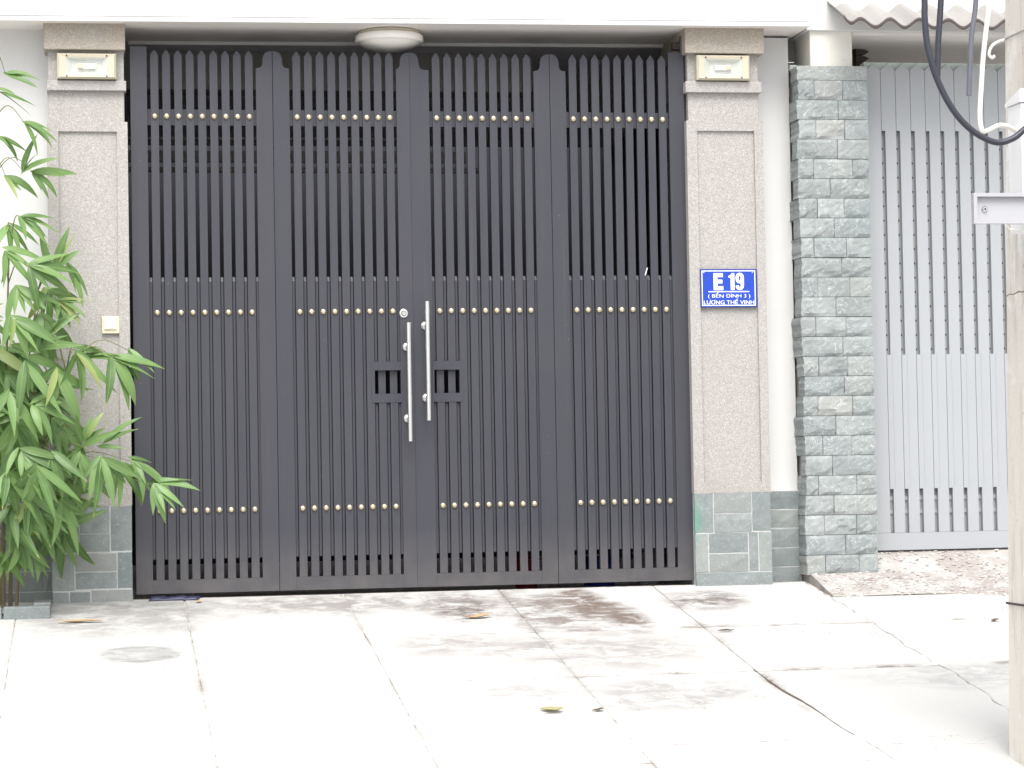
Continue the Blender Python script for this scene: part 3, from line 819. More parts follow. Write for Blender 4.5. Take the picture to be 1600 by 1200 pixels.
def stile_poly(w, ogee):
    """stile seen from its seam at x=0 towards its slats at x=w"""
    if not ogee: return [(0, 0.024), (w, 0.024), (w, 2.715), (0, 2.715)]
    p_ = [(0, 0.024), (w, 0.024), (w, 2.612)]
    for i in range(7):                     # hollow
        a = math.pi/2*i/6
        p_.append((0.047 + 0.024*(1-math.sin(a)), 2.614 + 0.026*(1-math.cos(a))))
    for i in range(8):                     # round shoulder
        a = math.pi/2*i/7
        p_.append((0.012 + 0.035*math.cos(a), 2.652 + 0.046*math.sin(a)))
    p_.append((0, 2.699))
    return p_
leaf_labels = ['charcoal gate leaf nearest the bamboo and left pillar', 'charcoal gate leaf with the lock cylinder and lower pull bar',
               'charcoal gate leaf with the higher pull bar and no lock', 'charcoal gate leaf hung on the right pillar, with white paint fleck']
for L in range(4):
    X0 = -1.40 + 0.70*L
    lf = thing('gate_leaf', (X0, 0, 0), leaf_labels[L], 'gate', 'leaves of the charcoal folding gate')
    # stiles
    wl, wr = 0.0825, 0.0825
    sl0, sr1 = 0.0015, 0.6985
    if L == 1: sr1 = 0.6845                # the third leaf laps over the second
    if L == 2: sl0 = -0.0145
    mb = MB(); pol = stile_poly(wl - sl0, L in (1, 2, 3)); pol = [(sl0 + x, z_) for x, z_ in pol]
    mb.prism(pol, FY, BY); mb.build('stile', GP, lf)
    mb = MB(); pol = stile_poly(sr1 - 0.6175, L in (0, 1, 2)); pol = [(sr1 - x, z_) for x, z_ in reversed(pol)]
    mb.prism(pol, FY, BY); mb.build('stile', GP, lf)
    mb = MB(); mb.box(wl+0.0005, 0.6170, FY+0.0008, BY-0.001, 0.024, 0.090); mb.build('bottom_rail', GP, lf)
    mb = MB(); mb.box(wl-0.02, 0.637, 0.0035, 0.0315, 2.328, 2.407); mb.build('cross_rail', GP, lf)
    # backing sheet, with a hand hole in the two middle leaves
    mb = MB(); sx0, sx1, ya, yb = wl-0.03, 0.647, 0.0125, 0.0165
    hole = {1: (0.487, 0.617), 2: (0.086, 0.214)}.get(L)
    if hole:
        mb.box(sx0, sx1, ya, yb, 1.106, 1.573); mb.box(sx0, sx1, ya, yb, 0.19, 0.989)
        mb.box(sx0, hole[0], ya, yb, 0.989, 1.106); mb.box(hole[1], sx1, ya, yb, 0.989, 1.106)
    else: mb.box(sx0, sx1, ya, yb, 0.19, 1.573)
    mb.build('backing_sheet', GP, lf)
    for k, x in enumerate(slat_x):
        cut = (L == 1 and k >= 7) or (L == 2 and k <= 1)
        s = link('slat', SLAT_UP if cut else SLAT, lf, (x, 0, 0))
        if cut:
            s2 = link('slat', SLAT_LOW, lf, (x, 0, 0)); link('stud', STUD, s2, (0, FY, 0.427)); link('hand_hole_bar', HBAR, lf, (x, 0, 0))
        for z_ in ((2.370, 1.400) if cut else (2.370, 1.400, 0.427)):
            q = link('stud', STUD, s, (0, FY, z_))
            q.rotation_euler = (0, random.Random(L*100+k+z_).uniform(0, 6), 0)
    for k in range(10):
        x = 0.119 - 0.029 + 0.058*k
        if (L == 1 and k >= 7) or (L == 2 and k <= 2):
            link('filler_strip', F_UP, lf, (x, 0, 0)); link('filler_strip', F_LOW, lf, (x, 0, 0))
        else: link('filler_strip', F_FULL, lf, (x, 0, 0))
    if hole:
        xa, xb = (0.470, 0.622) if L == 1 else (0.078, 0.232)
        mb = MB(); mb.box(xa, xb, FY-0.003, FY+0.004, 1.106, 1.150); mb.box(xa, xb, FY-0.003, FY+0.004, 0.945, 0.989)
        mb.box(xa, hole[0], FY-0.003, FY+0.004, 0.989, 1.106); mb.box(hole[1], xb, FY-0.003, FY+0.004, 0.989, 1.106)
        mb.build('hand_hole_frame', GP, lf)
        xh, za, zb = (0.651, 0.749, 1.339) if L == 1 else (0.046, 0.851, 1.444)
        mb = MB(); mb.tube([(xh, -0.085, za), (xh, -0.085, zb)], 0.0122, 16); hb = mb.build('pull_bar', M['stainless'], lf)
        for zz in (za + 0.115, zb - 0.118):
            mb = MB(); mb.tube([(xh, -0.082, zz), (xh, FY, zz)], 0.008, 10); mb.build('standoff', M['stainless'], hb)
            mb = MB(); mb.lathe((xh - 0.004, FY, zz), (0, -1, 0), [(0.022, 0), (0.022, 0.004), (0.017, 0.010), (0.009, 0.014)], 20); mb.build('rose', M['stainless'], hb)
            for dz in (-0.011, 0.011):
                mb = MB(); mb.lathe((xh, -0.0955, zz+dz), (0, -1, 0), [(0.003, -0.002), (0.0028, 0.0012)], 8); mb.build('grub_screw', M['dark_steel'], hb)
    if L == 1:
        mb = MB(); mb.lathe((0.637, FY, 1.389), (0, -1, 0), [(0.0235, 0), (0.0225, 0.005), (0.018, 0.007)], 24); lk = mb.build('lock', M['stainless'], lf)
        mb = MB(); mb.lathe((0.637, FY-0.007, 1.389), (0, -1, 0), [(0.0135, -0.001), (0.013, 0.0015)], 20); mb.build('cylinder_ring', M['rust_steel'], lk)
        mb = MB(); mb.lathe((0.637, FY-0.0085, 1.389), (0, -1, 0), [(0.0105, -0.001), (0.0095, 0.003)], 20); mb.build('cylinder', M['stainless'], lk)
        mb = MB(); mb.box(0.6358, 0.6382, FY-0.0122, FY-0.0114, 1.383, 1.395); mb.build('keyhole', M['hole_dark'], lk)
    if L == 3:
        mb = MB(); mb.prism([(0.473, 1.575), (0.477, 1.574), (0.490, 1.612), (0.486, 1.614)], FY-0.0016, FY-0.0004); mb.build('paint_fleck', M['plate_white'], lf)
# hinge bracket at the head of the right pillar, runner below the leaves
hb = thing('hinge_bracket', (1.385, 0.02, 2.76), 'dark steel hinge bracket at the head of the right pillar', 'hinge')
mb = MB((1.385, 0.02, 2.76)); mb.box(1.350, 1.409, 0.012, 0.05, 2.735, 2.775); mb.build('plate', M['rust_steel'], hb, 0.003, 1)
mb = MB((1.385, 0.02, 2.76)); mb.tube([(1.392, 0.0, 2.70), (1.392, 0.0, 2.80)], 0.011, 10); mb.build('pin', M['dark_steel'], hb)
tr = tag(link('gate_track', None, None, (0, 0.02, -0.01)), 'dark rusty steel track on the ground under the gate leaves', 'track')
mb = MB((0, 0.02, -0.01)); mb.box(-1.41, 1.41, 0.002, 0.028, -0.02, -0.006); mb.build('channel', M['rust_steel'], tr)
for sy in (0.003, 0.021):
    mb = MB((0, 0.02, -0.01)); mb.box(-1.41, 1.41, sy, sy+0.006, -0.0058, 0.002); mb.build('flange', M['rust_steel'], tr)

# crumpled dark blue sheet poking out below the left leaf
rr = random.Random(4)
vs, fs = [], []
nx, ny = 14, 5
for j in range(ny+1):
    for i in range(nx+1):
        x = -1.345 + 0.265*i/nx; y = -0.085 + 0.075*j/ny
        e = 0.0 if (i in (0, nx) or j in (0, ny)) else 1.0
        vs.append((x + (0.02*(j/ny) if i == 0 else (-0.03*(1-j/ny) if i == nx else 0)), y, 0.14*y + 0.006 + e*(0.010 + rr.uniform(-0.005, 0.006))))
for j in range(ny):
    for i in range(nx):
        a = j*(nx+1)+i; fs.append((a, a+1, a+nx+2, a+nx+1))
mb = MB((-1.21, -0.05, 0)); mb.add(vs, fs, True); sh = mb.build('plastic_sheet', M['tarp_blue'], None, loc=(-1.21, -0.05, 0))
md = sh.modifiers.new('thick', 'SOLIDIFY'); md.thickness = 0.003
tag(sh, 'flat dark blue plastic sheet lying below the leftmost gate leaf', 'sheet')

# ------------------------------------------------------------------ neighbour: split stone pillar
sp = thing('stone_pillar', (2.17, 0.12, 0), 'pillar of rough split grey-green stone between the two gates', 'pillar')
SO = (2.17, 0.12, 0)
SX0, SX1, SZ0, SZ1, SYF = 1.984, 2.362, 0.035, 2.650, -0.052
mb = MB(SO); mb.box(SX0+0.022, SX1-0.004, SYF+0.027, 0.42, -0.1, SZ1-0.004); mb.build('core', M['mortar'], sp)
rr = random.Random(77)
def rough_stone(x0, x1, z0, z1, depth, side):
    g = 0.0012
    nx, nz = max(4, int((x1-x0)/0.020)), 6
    vs, fs = [], []
    ph, sl = rr.uniform(0, 6), rr.uniform(-0.5, 0.5)
    chip = rr.choice((rr.uniform(-0.3, 0.05), rr.uniform(0.12, 0.38)))
    proud = rr.uniform(0.0, 0.006)
    for iz in range(nz+1):
        for ix in range(nx+1):
            u, w = ix/nx, iz/nz
            x = x0 + g + (x1-x0-2*g)*u; z_ = z0 + g + (z1-z0-2*g)*w
            edge = ix in (0, nx) or iz in (0, nz)
            y = SYF - proud - 0.003*math.sin(ph + 4*u + 2*w) * (0.3 if edge else 1) + rr.uniform(-0.0016, 0.0016)*(0.4 if edge else 1)
            cut = chip + 0.16*math.sin(ph*2 + 5*u) + sl*0.2*(u-0.5)
            if w < cut: y += 0.0075*min(1, (cut-w)/0.18)        # the lower lip breaks away
            if edge: y += 0.003
            else: x += rr.uniform(-0.003, 0.003); z_ += rr.uniform(-0.003, 0.003)
            if ix == 0 and side: x += rr.uniform(-0.003, 0.004)
            vs.append((x, y, z_))
    for iz in range(nz):
        for ix in range(nx):
            a = iz*(nx+1)+ix; fs.append((a, a+1, a+nx+2, a+nx+1))
    ring = [i for i in range(nx+1)] + [(k+1)*(nx+1)+nx for k in range(nz)] + [nz*(nx+1)+nx-1-k for k in range(nx)] + [(nz-1-k)*(nx+1) for k in range(nz-1)]
    b = len(vs)
    for i in ring: vs.append((vs[i][0], SYF + depth, vs[i][2]))
    m_ = len(ring)
    for i in range(m_): fs.append((ring[(i+1) % m_], ring[i], b+i, b+(i+1) % m_))
    mb = MB(SO); mb.add(vs, fs); mb.build('stone', M['split_stone'], sp)
zc = SZ1; k = 0
hs_ = [0.076] + [0.1016]*25
for h in hs_:
    z1, z0 = zc, max(zc-h, SZ0); zc -= h
    if k == 0: cuts = [0, 1.0]
    elif k % 2: cuts = [0, 0.20 + rr.uniform(-0.03, 0.06), 0.70 + rr.uniform(-0.10, 0.08), 1.0]
    else: cuts = [0, 0.48 + rr.uniform(-0.10, 0.10), 1.0]
    for i in range(len(cuts)-1):
        first = i == 0
        a = SX0 + (SX1-SX0)*cuts[i] + (rr.uniform(-0.008, 0.006) if first else 0)
        rough_stone(a, SX0 + (SX1-SX0)*cuts[i+1], z0, z1, rr.uniform(0.08, 0.20) if first else 0.03, first)
    k += 1

# white stub, beam and roof of the neighbour
nb = thing('porch_head', (2.5, 0.05, 2.65), 'white rendered porch beam and stub above the stone pillar', 'beam')
NO = (2.5, 0.05, 2.65)
mb = MB(NO); mb.box(2.075, 2.302, 0.0, 0.30, 2.648, 2.842); mb.build('stub', M['cream_render'], nb, 0.006, 2)
mb = MB(NO); mb.box(2.052, 5.0, -0.02, 0.95, 2.838, 3.9); mb.build('beam', M['white_render'], nb, 0.004, 2)
mb = MB(NO); mb.box(2.31, 5.0, 0.02, 0.948, 2.822, 2.8375); mb.build('soffit', M['soffit_grey'], nb)
bw = thing('back_wall', (3.4, 0.95, 0), 'pale grey wall in shade at the back of the porch above the silver gate', 'wall')
mb = MB((3.4, 0.95, 0)); mb.box(2.0, 5.0, 0.951, 1.10, -0.2, 2.836); mb.build('render', M['cream_render'], bw)
rbm = thing('ribbed_strip', (2.48, 0.42, 2.70), 'dark ribbed strip in the recess beside the white stub', 'strip')
mb = MB((2.48, 0.42, 2.70)); mb.box(2.36, 2.462, 0.44, 0.50, 2.40, 2.821); mb.build('backing', M['brown_dark'], rbm)
for i in range(9):
    z0 = 2.50 + i*0.036
    mb = MB((2.48, 0.42, 2.70)); mb.prism([(2.455, z0), (2.505, z0+0.004), (2.528, z0+0.018), (2.505, z0+0.030), (2.455, z0+0.034)], 0.41, 0.46); mb.build('rib', M['brown_dark'], rbm)
mb = MB((2.0, 0.0, 2.65)); mb.box(1.996, 2.035, 0.10, 0.16, 2.6515, 2.678)
tag(mb.build('mortar_lump', M['pale_green'], None, 0.004, 2, loc=(2.0, 0.0, 2.65)), 'small pale block left on top of the stone pillar', 'block')

# corrugated roof sheets
rf = thing('roof_sheet', (3.2, -0.3, 2.84), 'pale corrugated fibre cement roof sheet over the silver gate', 'roof')
RO = (3.2, -0.3, 2.84)
def wave(x): return 0.021*math.cos(2*math.pi*(x-2.253)/0.1545)
mb = MB(RO)
nxw = 220; xs_ = [2.165 + (4.9-2.165)*i/nxw for i in range(nxw+1)]
pit = math.tan(R(24))
cols = []
for x in xs_:
    up = 0.05*max(0, (2.215-x)/0.05)**1.5
    cols.append([(x, -0.30 + 0.9*t + (0.004*math.sin(x*31)), 2.838 + wave(x) + up + pit*0.9*t) for t in (0, 0.25, 0.5, 0.75, 1.0)])
T = 0.009
vs = []; fs = []
for c_ in cols:
    for (x, y, z_) in c_: vs.append((x, y, z_))
    for (x, y, z_) in c_: vs.append((x, y, z_-T))
for i in range(nxw):
    for j in range(4):
        a = i*10+j; b = (i+1)*10+j
        fs.append((a, b, b+1, a+1)); fs.append((a+5, a+6, b+6, b+5))
    fs.append((i*10+5, (i+1)*10+5, (i+1)*10, i*10)); fs.append((i*10+4, (i+1)*10+4, (i+1)*10+9, i*10+9))
for e in (0, nxw*10):
    for j in range(4): fs.append((e+j, e+j+1, e+j+6, e+j+5) if e == 0 else (e+j, e+j+5, e+j+6, e+j+1))
mb.add(vs, fs, True); mb.build('sheet', M['fibre_cement'], rf)
mb = MB(RO); vs, fs = [], []               # weathered, water-stained cut edge
for c_ in cols:
    x, y, z_ = c_[0]
    vs += [(x, y-0.003, z_-0.001), (x, y-0.003, z_-T-0.011), (x, y+0.03, z_-T-0.006+0.013)]
for i in range(nxw):
    a = i*3; fs += [(a+1, a+4, a+3, a), (a+2, a+5, a+4, a+1)]
mb.add(vs, fs, True); mb.build('cut_edge', M['edge_dirt'], rf)
for xh in (2.56, 3.18, 3.80):
    zt = 2.838 + 0.021 + pit*0.30
    mb = MB(RO); mb.lathe((xh + 0.003, 0.0, zt), (0, -math.sin(R(24)), math.cos(R(24))), [(0.014, -0.002), (0.013, 0.004), (0.006, 0.008)], 10); mb.build('fixing', M['rust_steel'], rf)

# ------------------------------------------------------------------ silver gate of the neighbour
sg = thing('silver_gate', (2.43, 0.12, 0.1), 'silver grey gate of pointed vertical boards beside the stone pillar', 'gate')
GO = (2.43, 0.12, 0.1)
SP_ = M['silver_paint']
pitch = 0.0806
def gslat(x0, x1, notch):
    """board with a point on top, notched on its left where the slots are"""
    xm = (x0+x1)/2; w = 0.019 if notch else 0.0
    left = [(x0, 2.655), (x0, 2.338), (x0+w, 2.338), (x0+w, 1.164), (x0, 1.164), (x0, 0.464), (x0+w, 0.464), (x0+w, 0.2365), (x0, 0.2365)] if notch else [(x0, 2.655), (x0, 0.2365)]
    return left + [(x1, 0.2365), (x1, 2.655), (xm, 2.694)]
x = 2.408
edges = [2.408, 2.486]
while edges[-1] < 3.55: edges.append(edges[-1] + pitch)
for i in range(len(edges)-1):
    mb = MB(GO)
    mb.prism(gslat(edges[i]+0.0012, edges[i+1]-0.0012, i > 0), 0.108, 0.128)
    mb.build('board', SP_, sg)
    if i > 0:                              # fine fold in each board
        mb = MB(GO); xf = edges[i] + 0.030
        mb.prism([(xf, 1.17), (xf+0.0022, 1.17), (xf+0.0022, 0.47), (xf, 0.47)][::-1], 0.1065, 0.1085); mb.build('fold', SP_, sg)
mb = MB(GO); mb.box(2.412, edges[-1], 0.150, 0.215, 2.605, 2.704); mb.build('capping', M['pale_green'], sg)
mb = MB(GO); mb.box(2.408, edges[-1], 0.109, 0.150, 0.146, 0.236); mb.build('bottom_rail', SP_, sg)
mb = MB(GO); mb.box(2.44, edges[-1], 0.136, 0.140, 0.19, 2.60); bk = mb.build('backing_sheet', M['silver_back'], sg)
dot = MB(); dot.lathe((0, 0, 0), (0, -1, 0), [(0.0062, -0.001), (0.006, 0.002)], 8); DOT = dot.mesh('rivet', M['hole_dark'])
for i in range(1, len(edges)-2):
    z_ = 2.245
    while z_ > 1.18:
        if edges[i] < 3.2: link('rivet', DOT, bk, (edges[i]+0.0095-GO[0], 0.1358-GO[1], z_-GO[2]))
        z_ -= 0.0752
mb = MB(GO); mb.box(2.44, edges[-1], 0.1285, 0.1355, 0.335, 0.355); mb.build('cross_rail', SP_, sg)
mb = MB(GO); mb.box(2.44, edges[-1], 0.1285, 0.1355, 0.405, 0.425); mb.build('cross_rail', SP_, sg)
mb = MB((2.9, 0.13, 0.1)); mb.box(2.40, 3.6, 0.116, 0.145, 0.10, 0.143)
tag(mb.build('gate_track', M['dark_steel'], None, loc=(2.9, 0.13, 0.1)), 'dark strip on the pebble floor under the silver gate', 'track')

# ------------------------------------------------------------------ utility pole with boxes and cables, at the right edge
PY = -3.5
up = thing('utility_pole', (1.876, -3.63, -0.51), 'cream concrete utility pole standing on the drive at the right edge', 'pole')
UO = (1.876, -3.63, -0.51)
mb = MB(UO)
rings = []
for z_ in (-0.70, -0.2, 0.5, 1.2, 2.0, 3.5, 6.5):
    hw = 0.171 - (z_+0.5)*0.0175
    dp = 0.13 - (z_+0.5)*0.008
    ch = 0.012
    cx, cy = 1.876, PY - 0.13
    rings.append([(cx-hw+ch, cy-dp, z_), (cx-hw*0.55, cy-dp, z_), (cx-hw*0.50, cy-dp+0.03, z_), (cx+hw*0.50, cy-dp+0.03, z_), (cx+hw*0.55, cy-dp, z_), (cx+hw-ch, cy-dp, z_),
                  (cx+hw, cy-dp+ch, z_), (cx+hw, cy+dp-ch, z_), (cx+hw-ch, cy+dp, z_), (cx-hw+ch, cy+dp, z_), (cx-hw, cy+dp-ch, z_), (cx-hw, cy-dp+ch, z_)])
nn = len(rings[0])
mb.add([v for r_ in rings for v in r_], [(i*nn+k, i*nn+(k+1) % nn, (i+1)*nn+(k+1) % nn, (i+1)*nn+k) for i in range(len(rings)-1) for k in range(nn)])
mb.add(rings[-1], [tuple(range(nn))])
mb.build('shaft', M['pole_concrete'], up)
def band(z_, mat, name, extra=None):
    hw = 0.171 - (z_+0.5)*0.0175 + 0.003; dp = 0.13 - (z_+0.5)*0.008 + 0.003
    cx, cy = 1.876, PY - 0.13
    mb = MB(UO); mb.tube([(cx-hw, cy-dp, z_), (cx+hw, cy-dp, z_+0.004), (cx+hw, cy+dp, z_), (cx-hw, cy+dp, z_), (cx-hw, cy-dp, z_)], 0.004, 6)
    return mb.build(name, mat, up)
band(2.160, M['stainless'], 'wire_tie')
band(0.075, M['rust_steel'], 'wire_tie')
mb = MB(UO); mb.tube([(1.716, PY, 0.076), (1.704, PY-0.002, 0.070), (1.694, PY-0.01, 0.052)], 0.0035, 6); mb.build('tie_end', M['cable_white'], up)
def curve(pts, n=8):
    """Catmull-Rom through the points"""
    P = [Vector(p) for p in pts]; out = []
    P = [P[0]*2-P[1]] + P + [P[-1]*2-P[-2]]
    for i in range(1, len(P)-2):
        for k in range(n):
            t = k/n; a, b, c_, d_ = P[i-1], P[i], P[i+1], P[i+2]
            out.append(0.5*((2*b) + (c_-a)*t + (2*a-5*b+4*c_-d_)*t*t + (3*b-a-3*c_+d_)*t**3))
    out.append(P[-2]); return out
mb = MB(UO); mb.tube(curve([(1.756, PY-0.03, 2.158), (1.722, PY-0.04, 2.148), (1.692, PY-0.05, 2.129), (1.680, PY-0.05, 2.100), (1.692, PY-0.05, 2.086), (1.702, PY-0.05, 2.094)]), 0.006, 8)
mb.build('wire_tail', M['cable_white'], up)

# meter box with a sloping lid
bx = thing('meter_box', (1.80, PY-0.33, 1.42), 'white box with sloping lid strapped to the utility pole', 'box')
BO = (1.80, PY-0.33, 1.42)
Yb0, Yb1 = PY-0.40, PY-0.265
mb = MB(BO); mb.box(1.660, 1.97, Yb0, Yb1, 1.412, 1.868); mb.build('case', M['box_white'], bx, 0.006, 2)
mb = MB(BO)
mb.prismx([(Yb0-0.008, 1.869), (Yb1+0.004, 1.869), (Yb1+0.004, 1.882), (Yb0-0.008, 1.915)], 1.654, 1.975); mb.build('lid', M['box_white'], bx)
mb = MB(BO); mb.box(1.74, 1.89, Yb0-0.004, Yb0-0.0005, 1.64, 1.80); mb.build('window', M['frame_alu'], bx)
mb = MB(BO); mb.tube([(1.662, PY-0.30, 1.425), (1.640, PY-0.31, 1.424), (1.624, PY-0.315, 1.440)], 0.004, 6); mb.build('wire_stub', M['cable_white'], bx)
# back of a framed metal sign, bolted to the pole
fr = thing('sign_frame', (1.70, PY-0.46, 1.48), 'grey metal tray-like sign bracket with one bolt on the pole', 'bracket')
FO = (1.70, PY-0.46, 1.48)
fx0, fx1, fz0, fz1, fy0, fy1 = 1.449, 2.05, 1.429, 1.537, PY-0.47, PY-0.445
mb = MB(FO); rim = 0.013
o_ = [(fx0, fz0), (fx1, fz0), (fx1, fz1), (fx0, fz1)]; i_ = [(fx0+rim, fz0+rim), (fx1-rim, fz0+rim), (fx1-rim, fz1-rim), (fx0+rim, fz1-rim)]
for k in range(4):
    q = (k+1) % 4
    mb.prism([o_[k], o_[q], i_[q], i_[k]], fy0, fy1)
mb.build('frame', M['frame_alu'], fr)
mb = MB(FO); mb.box(fx0+rim-0.001, fx1-rim+0.001, fy1-0.008, fy1+0.003, fz0+rim-0.001, fz1-rim+0.001); mb.build('tray', M['frame_alu'], fr)
mb = MB(FO); mb.lathe((1.494, fy1-0.008, 1.481), (0, -1, 0), [(0.0115, 0), (0.0110, 0.003), (0.0075, 0.004), (0.007, 0.008)], 12); bo = mb.build('bolt', M['stainless'], fr)
mb = MB(FO); mb.lathe((1.494, fy1-0.0162, 1.481), (0, -1, 0), [(0.0045, -0.001), (0.004, 0.001)], 6); mb.build('socket', M['hole_dark'], bo)
mb = MB(FO); mb.box(1.72, 1.90, fy1+0.0032, Yb0-0.001, 1.445, 1.52); mb.build('bracket_arm', M['frame_alu'], fr)

def cable(name, pts, rad, mat, label, n=10):
    P = curve(pts, n); o0 = Vector(pts[-1])
    mb = MB(o0); mb.tube(P, rad, 10)
    o = mb.build(name, M[mat], None, loc=o0)
    return tag(o, label, 'cable', 'cables hanging by the pole')
yc, yd = PY - 0.47, PY - 0.40
cable('cable', [(1.82, PY-0.1, 4.6), (1.50, yc+0.15, 3.9), (1.32, yc, 3.0), (1.288, yc, 2.4), (1.287, yc, 2.214), (1.286, yc, 2.146), (1.295, yc, 2.045), (1.327, yc, 1.933), (1.383, yc, 1.826), (1.452, yc, 1.754), (1.533, yc, 1.715), (1.593, yc, 1.726), (1.641, yc, 1.760), (1.75, yc, 1.86), (1.95, yc+0.05, 2.05), (2.05, PY-0.1, 2.5), (2.0, PY-0.1, 3.2)],
      0.0112, 'rubber', 'thick black cable hanging in a wide loop beside the pole')
cable('cable', [(1.80, PY-0.1, 4.4), (1.52, yd+0.1, 3.5), (1.395, yd, 2.6), (1.372, yd, 2.228), (1.359, yd, 2.086), (1.352, yd, 1.953)],
      0.0110, 'rubber', 'short dark cable end hanging just inside the black loop')
cable('cable', [(1.81, PY-0.1, 4.4), (1.62, yd+0.1, 3.4), (1.535, yd, 2.6), (1.502, yd, 2.230), (1.481, yd, 2.088), (1.467, yd, 1.889)],
      0.0092, 'rubber_grey', 'grey cable with a cut end, between black loop and white cable')
cable('cable', [(1.82, PY-0.1, 4.2), (1.68, yd+0.1, 3.2), (1.585, yd, 2.5), (1.553, yd, 2.231), (1.538, yd, 2.13), (1.524, yd, 2.031), (1.510, yd, 1.88), (1.506, yd, 1.81), (1.513, yd, 1.766), (1.535, yd, 1.766), (1.574, yd, 1.784), (1.615, yd+0.02, 1.784), (1.66, yd+0.06, 1.775), (1.70, yd+0.07, 1.76)],
      0.0088, 'cable_white', 'white cable bent sharply into the box on the pole')

# ------------------------------------------------------------------ planter kerb and bamboo
kb = thing('planter_kerb', (-2.1, -0.3, -0.05), 'low grey stone kerb at the foot of the bamboo', 'kerb')
KO = (-2.1, -0.3, -0.05)
for k, (xa, xb, ya, yb, za, zb) in enumerate(((-2.02, -1.806, -0.44, -0.345, -0.12, 0.0), (-2.32, -2.028, -0.44, -0.345, -0.12, -0.004), (-2.62, -2.328, -0.44, -0.345, -0.12, -0.002), (-1.885, -1.806, -0.341, -0.06, -0.12, 0.012))):
    mb = MB(KO); mb.box(xa, xb, ya, yb, za, zb); mb.build('kerb_stone', M['stone_tile'], kb, 0.006, 2)
mb = MB(); mb.box(-3.0, -1.889, -0.344, 0.065, -0.15, -0.035)
tag(mb.build('soil', M['culm_brown']), kind='structure')

CAMP = Vector((-1.590, -12.051, 0.594))
bam = thing('bamboo', (-2.02, -0.14, -0.03), 'leafy green bamboo in front of the white wall and left pillar', 'plant')
BAO = Vector((-2.02, -0.14, -0.03))
rb_ = random.Random(31)
# a few leaf meshes: lance shape with a folded midrib and a droop
def leaf_mesh(length, width, droop, fold, twist):
    me = bpy.data.meshes.new('leaf')
    N = 8; vs, fs, uv = [], [], []
    prof = [0.10, 0.62, 0.93, 1.0, 0.95, 0.82, 0.60, 0.32, 0.0]
    for i in range(N+1):
        t = i/N; w = width*0.5*prof[i]
        a = droop*t
        y = length*(math.sin(a)/droop if droop > 1e-3 else t); z_ = -length*((1-math.cos(a))/droop if droop > 1e-3 else 0)
        tw = twist*t
        for s in (-1, 0, 1):
            x = s*w*math.cos(tw); zz = z_ + abs(s)*w*fold + s*w*math.sin(tw)
            vs.append((x, y, zz)); uv.append((0.5 + 0.5*s*(prof[i] if prof[i] > 0 else 0), t))
    for i in range(N):
        for s in (0, 1):
            a = i*3+s; fs.append((a, a+1, a+4, a+3))
    me.from_pydata(vs, [], fs)
    ul = me.uv_layers.new(name='UVMap')
    for lp in me.loops: ul.data[lp.index].uv = uv[lp.vertex_index]
    me.polygons.foreach_set('use_smooth', [True]*len(fs))
    me.materials.append(M['bamboo_leaf']); me.update()
    return me
LEAVES = [leaf_mesh(L_, W_, d_, f_, t_) for L_, W_, d_, f_, t_ in
          ((0.24, 0.046, 0.5, 0.30, 0.3), (0.28, 0.048, 0.8, 0.25, -0.3), (0.21, 0.042, 0.35, 0.35, 0.2), (0.18, 0.036, 0.6, 0.3, -0.5),
           (0.27, 0.043, 0.25, 0.22, 0.5), (0.23, 0.050, 1.0, 0.30, 0.0), (0.16, 0.032, 0.4, 0.3, 0.4), (0.26, 0.041, 0.6, 0.2, -0.15))]

culms = []
for k, (bx_, by_, tx_, ty_, h, r_) in enumerate(((-2.03, -0.16, -1.98, -0.30, 1.75, 0.011), (-2.00, -0.12, -1.85, -0.20, 1.55, 0.010), (-2.08, -0.20, -2.05, -0.35, 2.60, 0.013),
                                                 (-2.12, -0.12, -2.20, -0.15, 2.9, 0.013), (-1.97, -0.19, -1.72, -0.45, 1.15, 0.008), (-2.16, -0.22, -2.3, -0.4, 2.2, 0.011), (-2.05, -0.09, -1.95, -0.05, 1.2, 0.009))):
    pts = [(bx_ + (tx_-bx_)*(t**1.6), by_ + (ty_-by_)*(t**1.6), -0.05 + h*t) for t in [i/10 for i in range(11)]]
    culms.append(pts)
    mb = MB(BAO); mb.tube(pts, [r_*(1-0.7*i/10) for i in range(11)], 8)
    cm = mb.build('culm', M['culm_brown' if k in (0, 1, 4) else 'culm_green'], bam)
    for i in range(1, 9):
        p0, p1 = Vector(pts[i]), Vector(pts[i+1]); d_ = (p1-p0).normalized(); rr_ = r_*(1-0.7*i/10)
        mb = MB(BAO); mb.lathe(p0, d_, [(rr_*1.02, -0.006), (rr_*1.22, 0.0), (rr_*1.02, 0.006)], 8); mb.build('node', M['culm_brown'], cm)

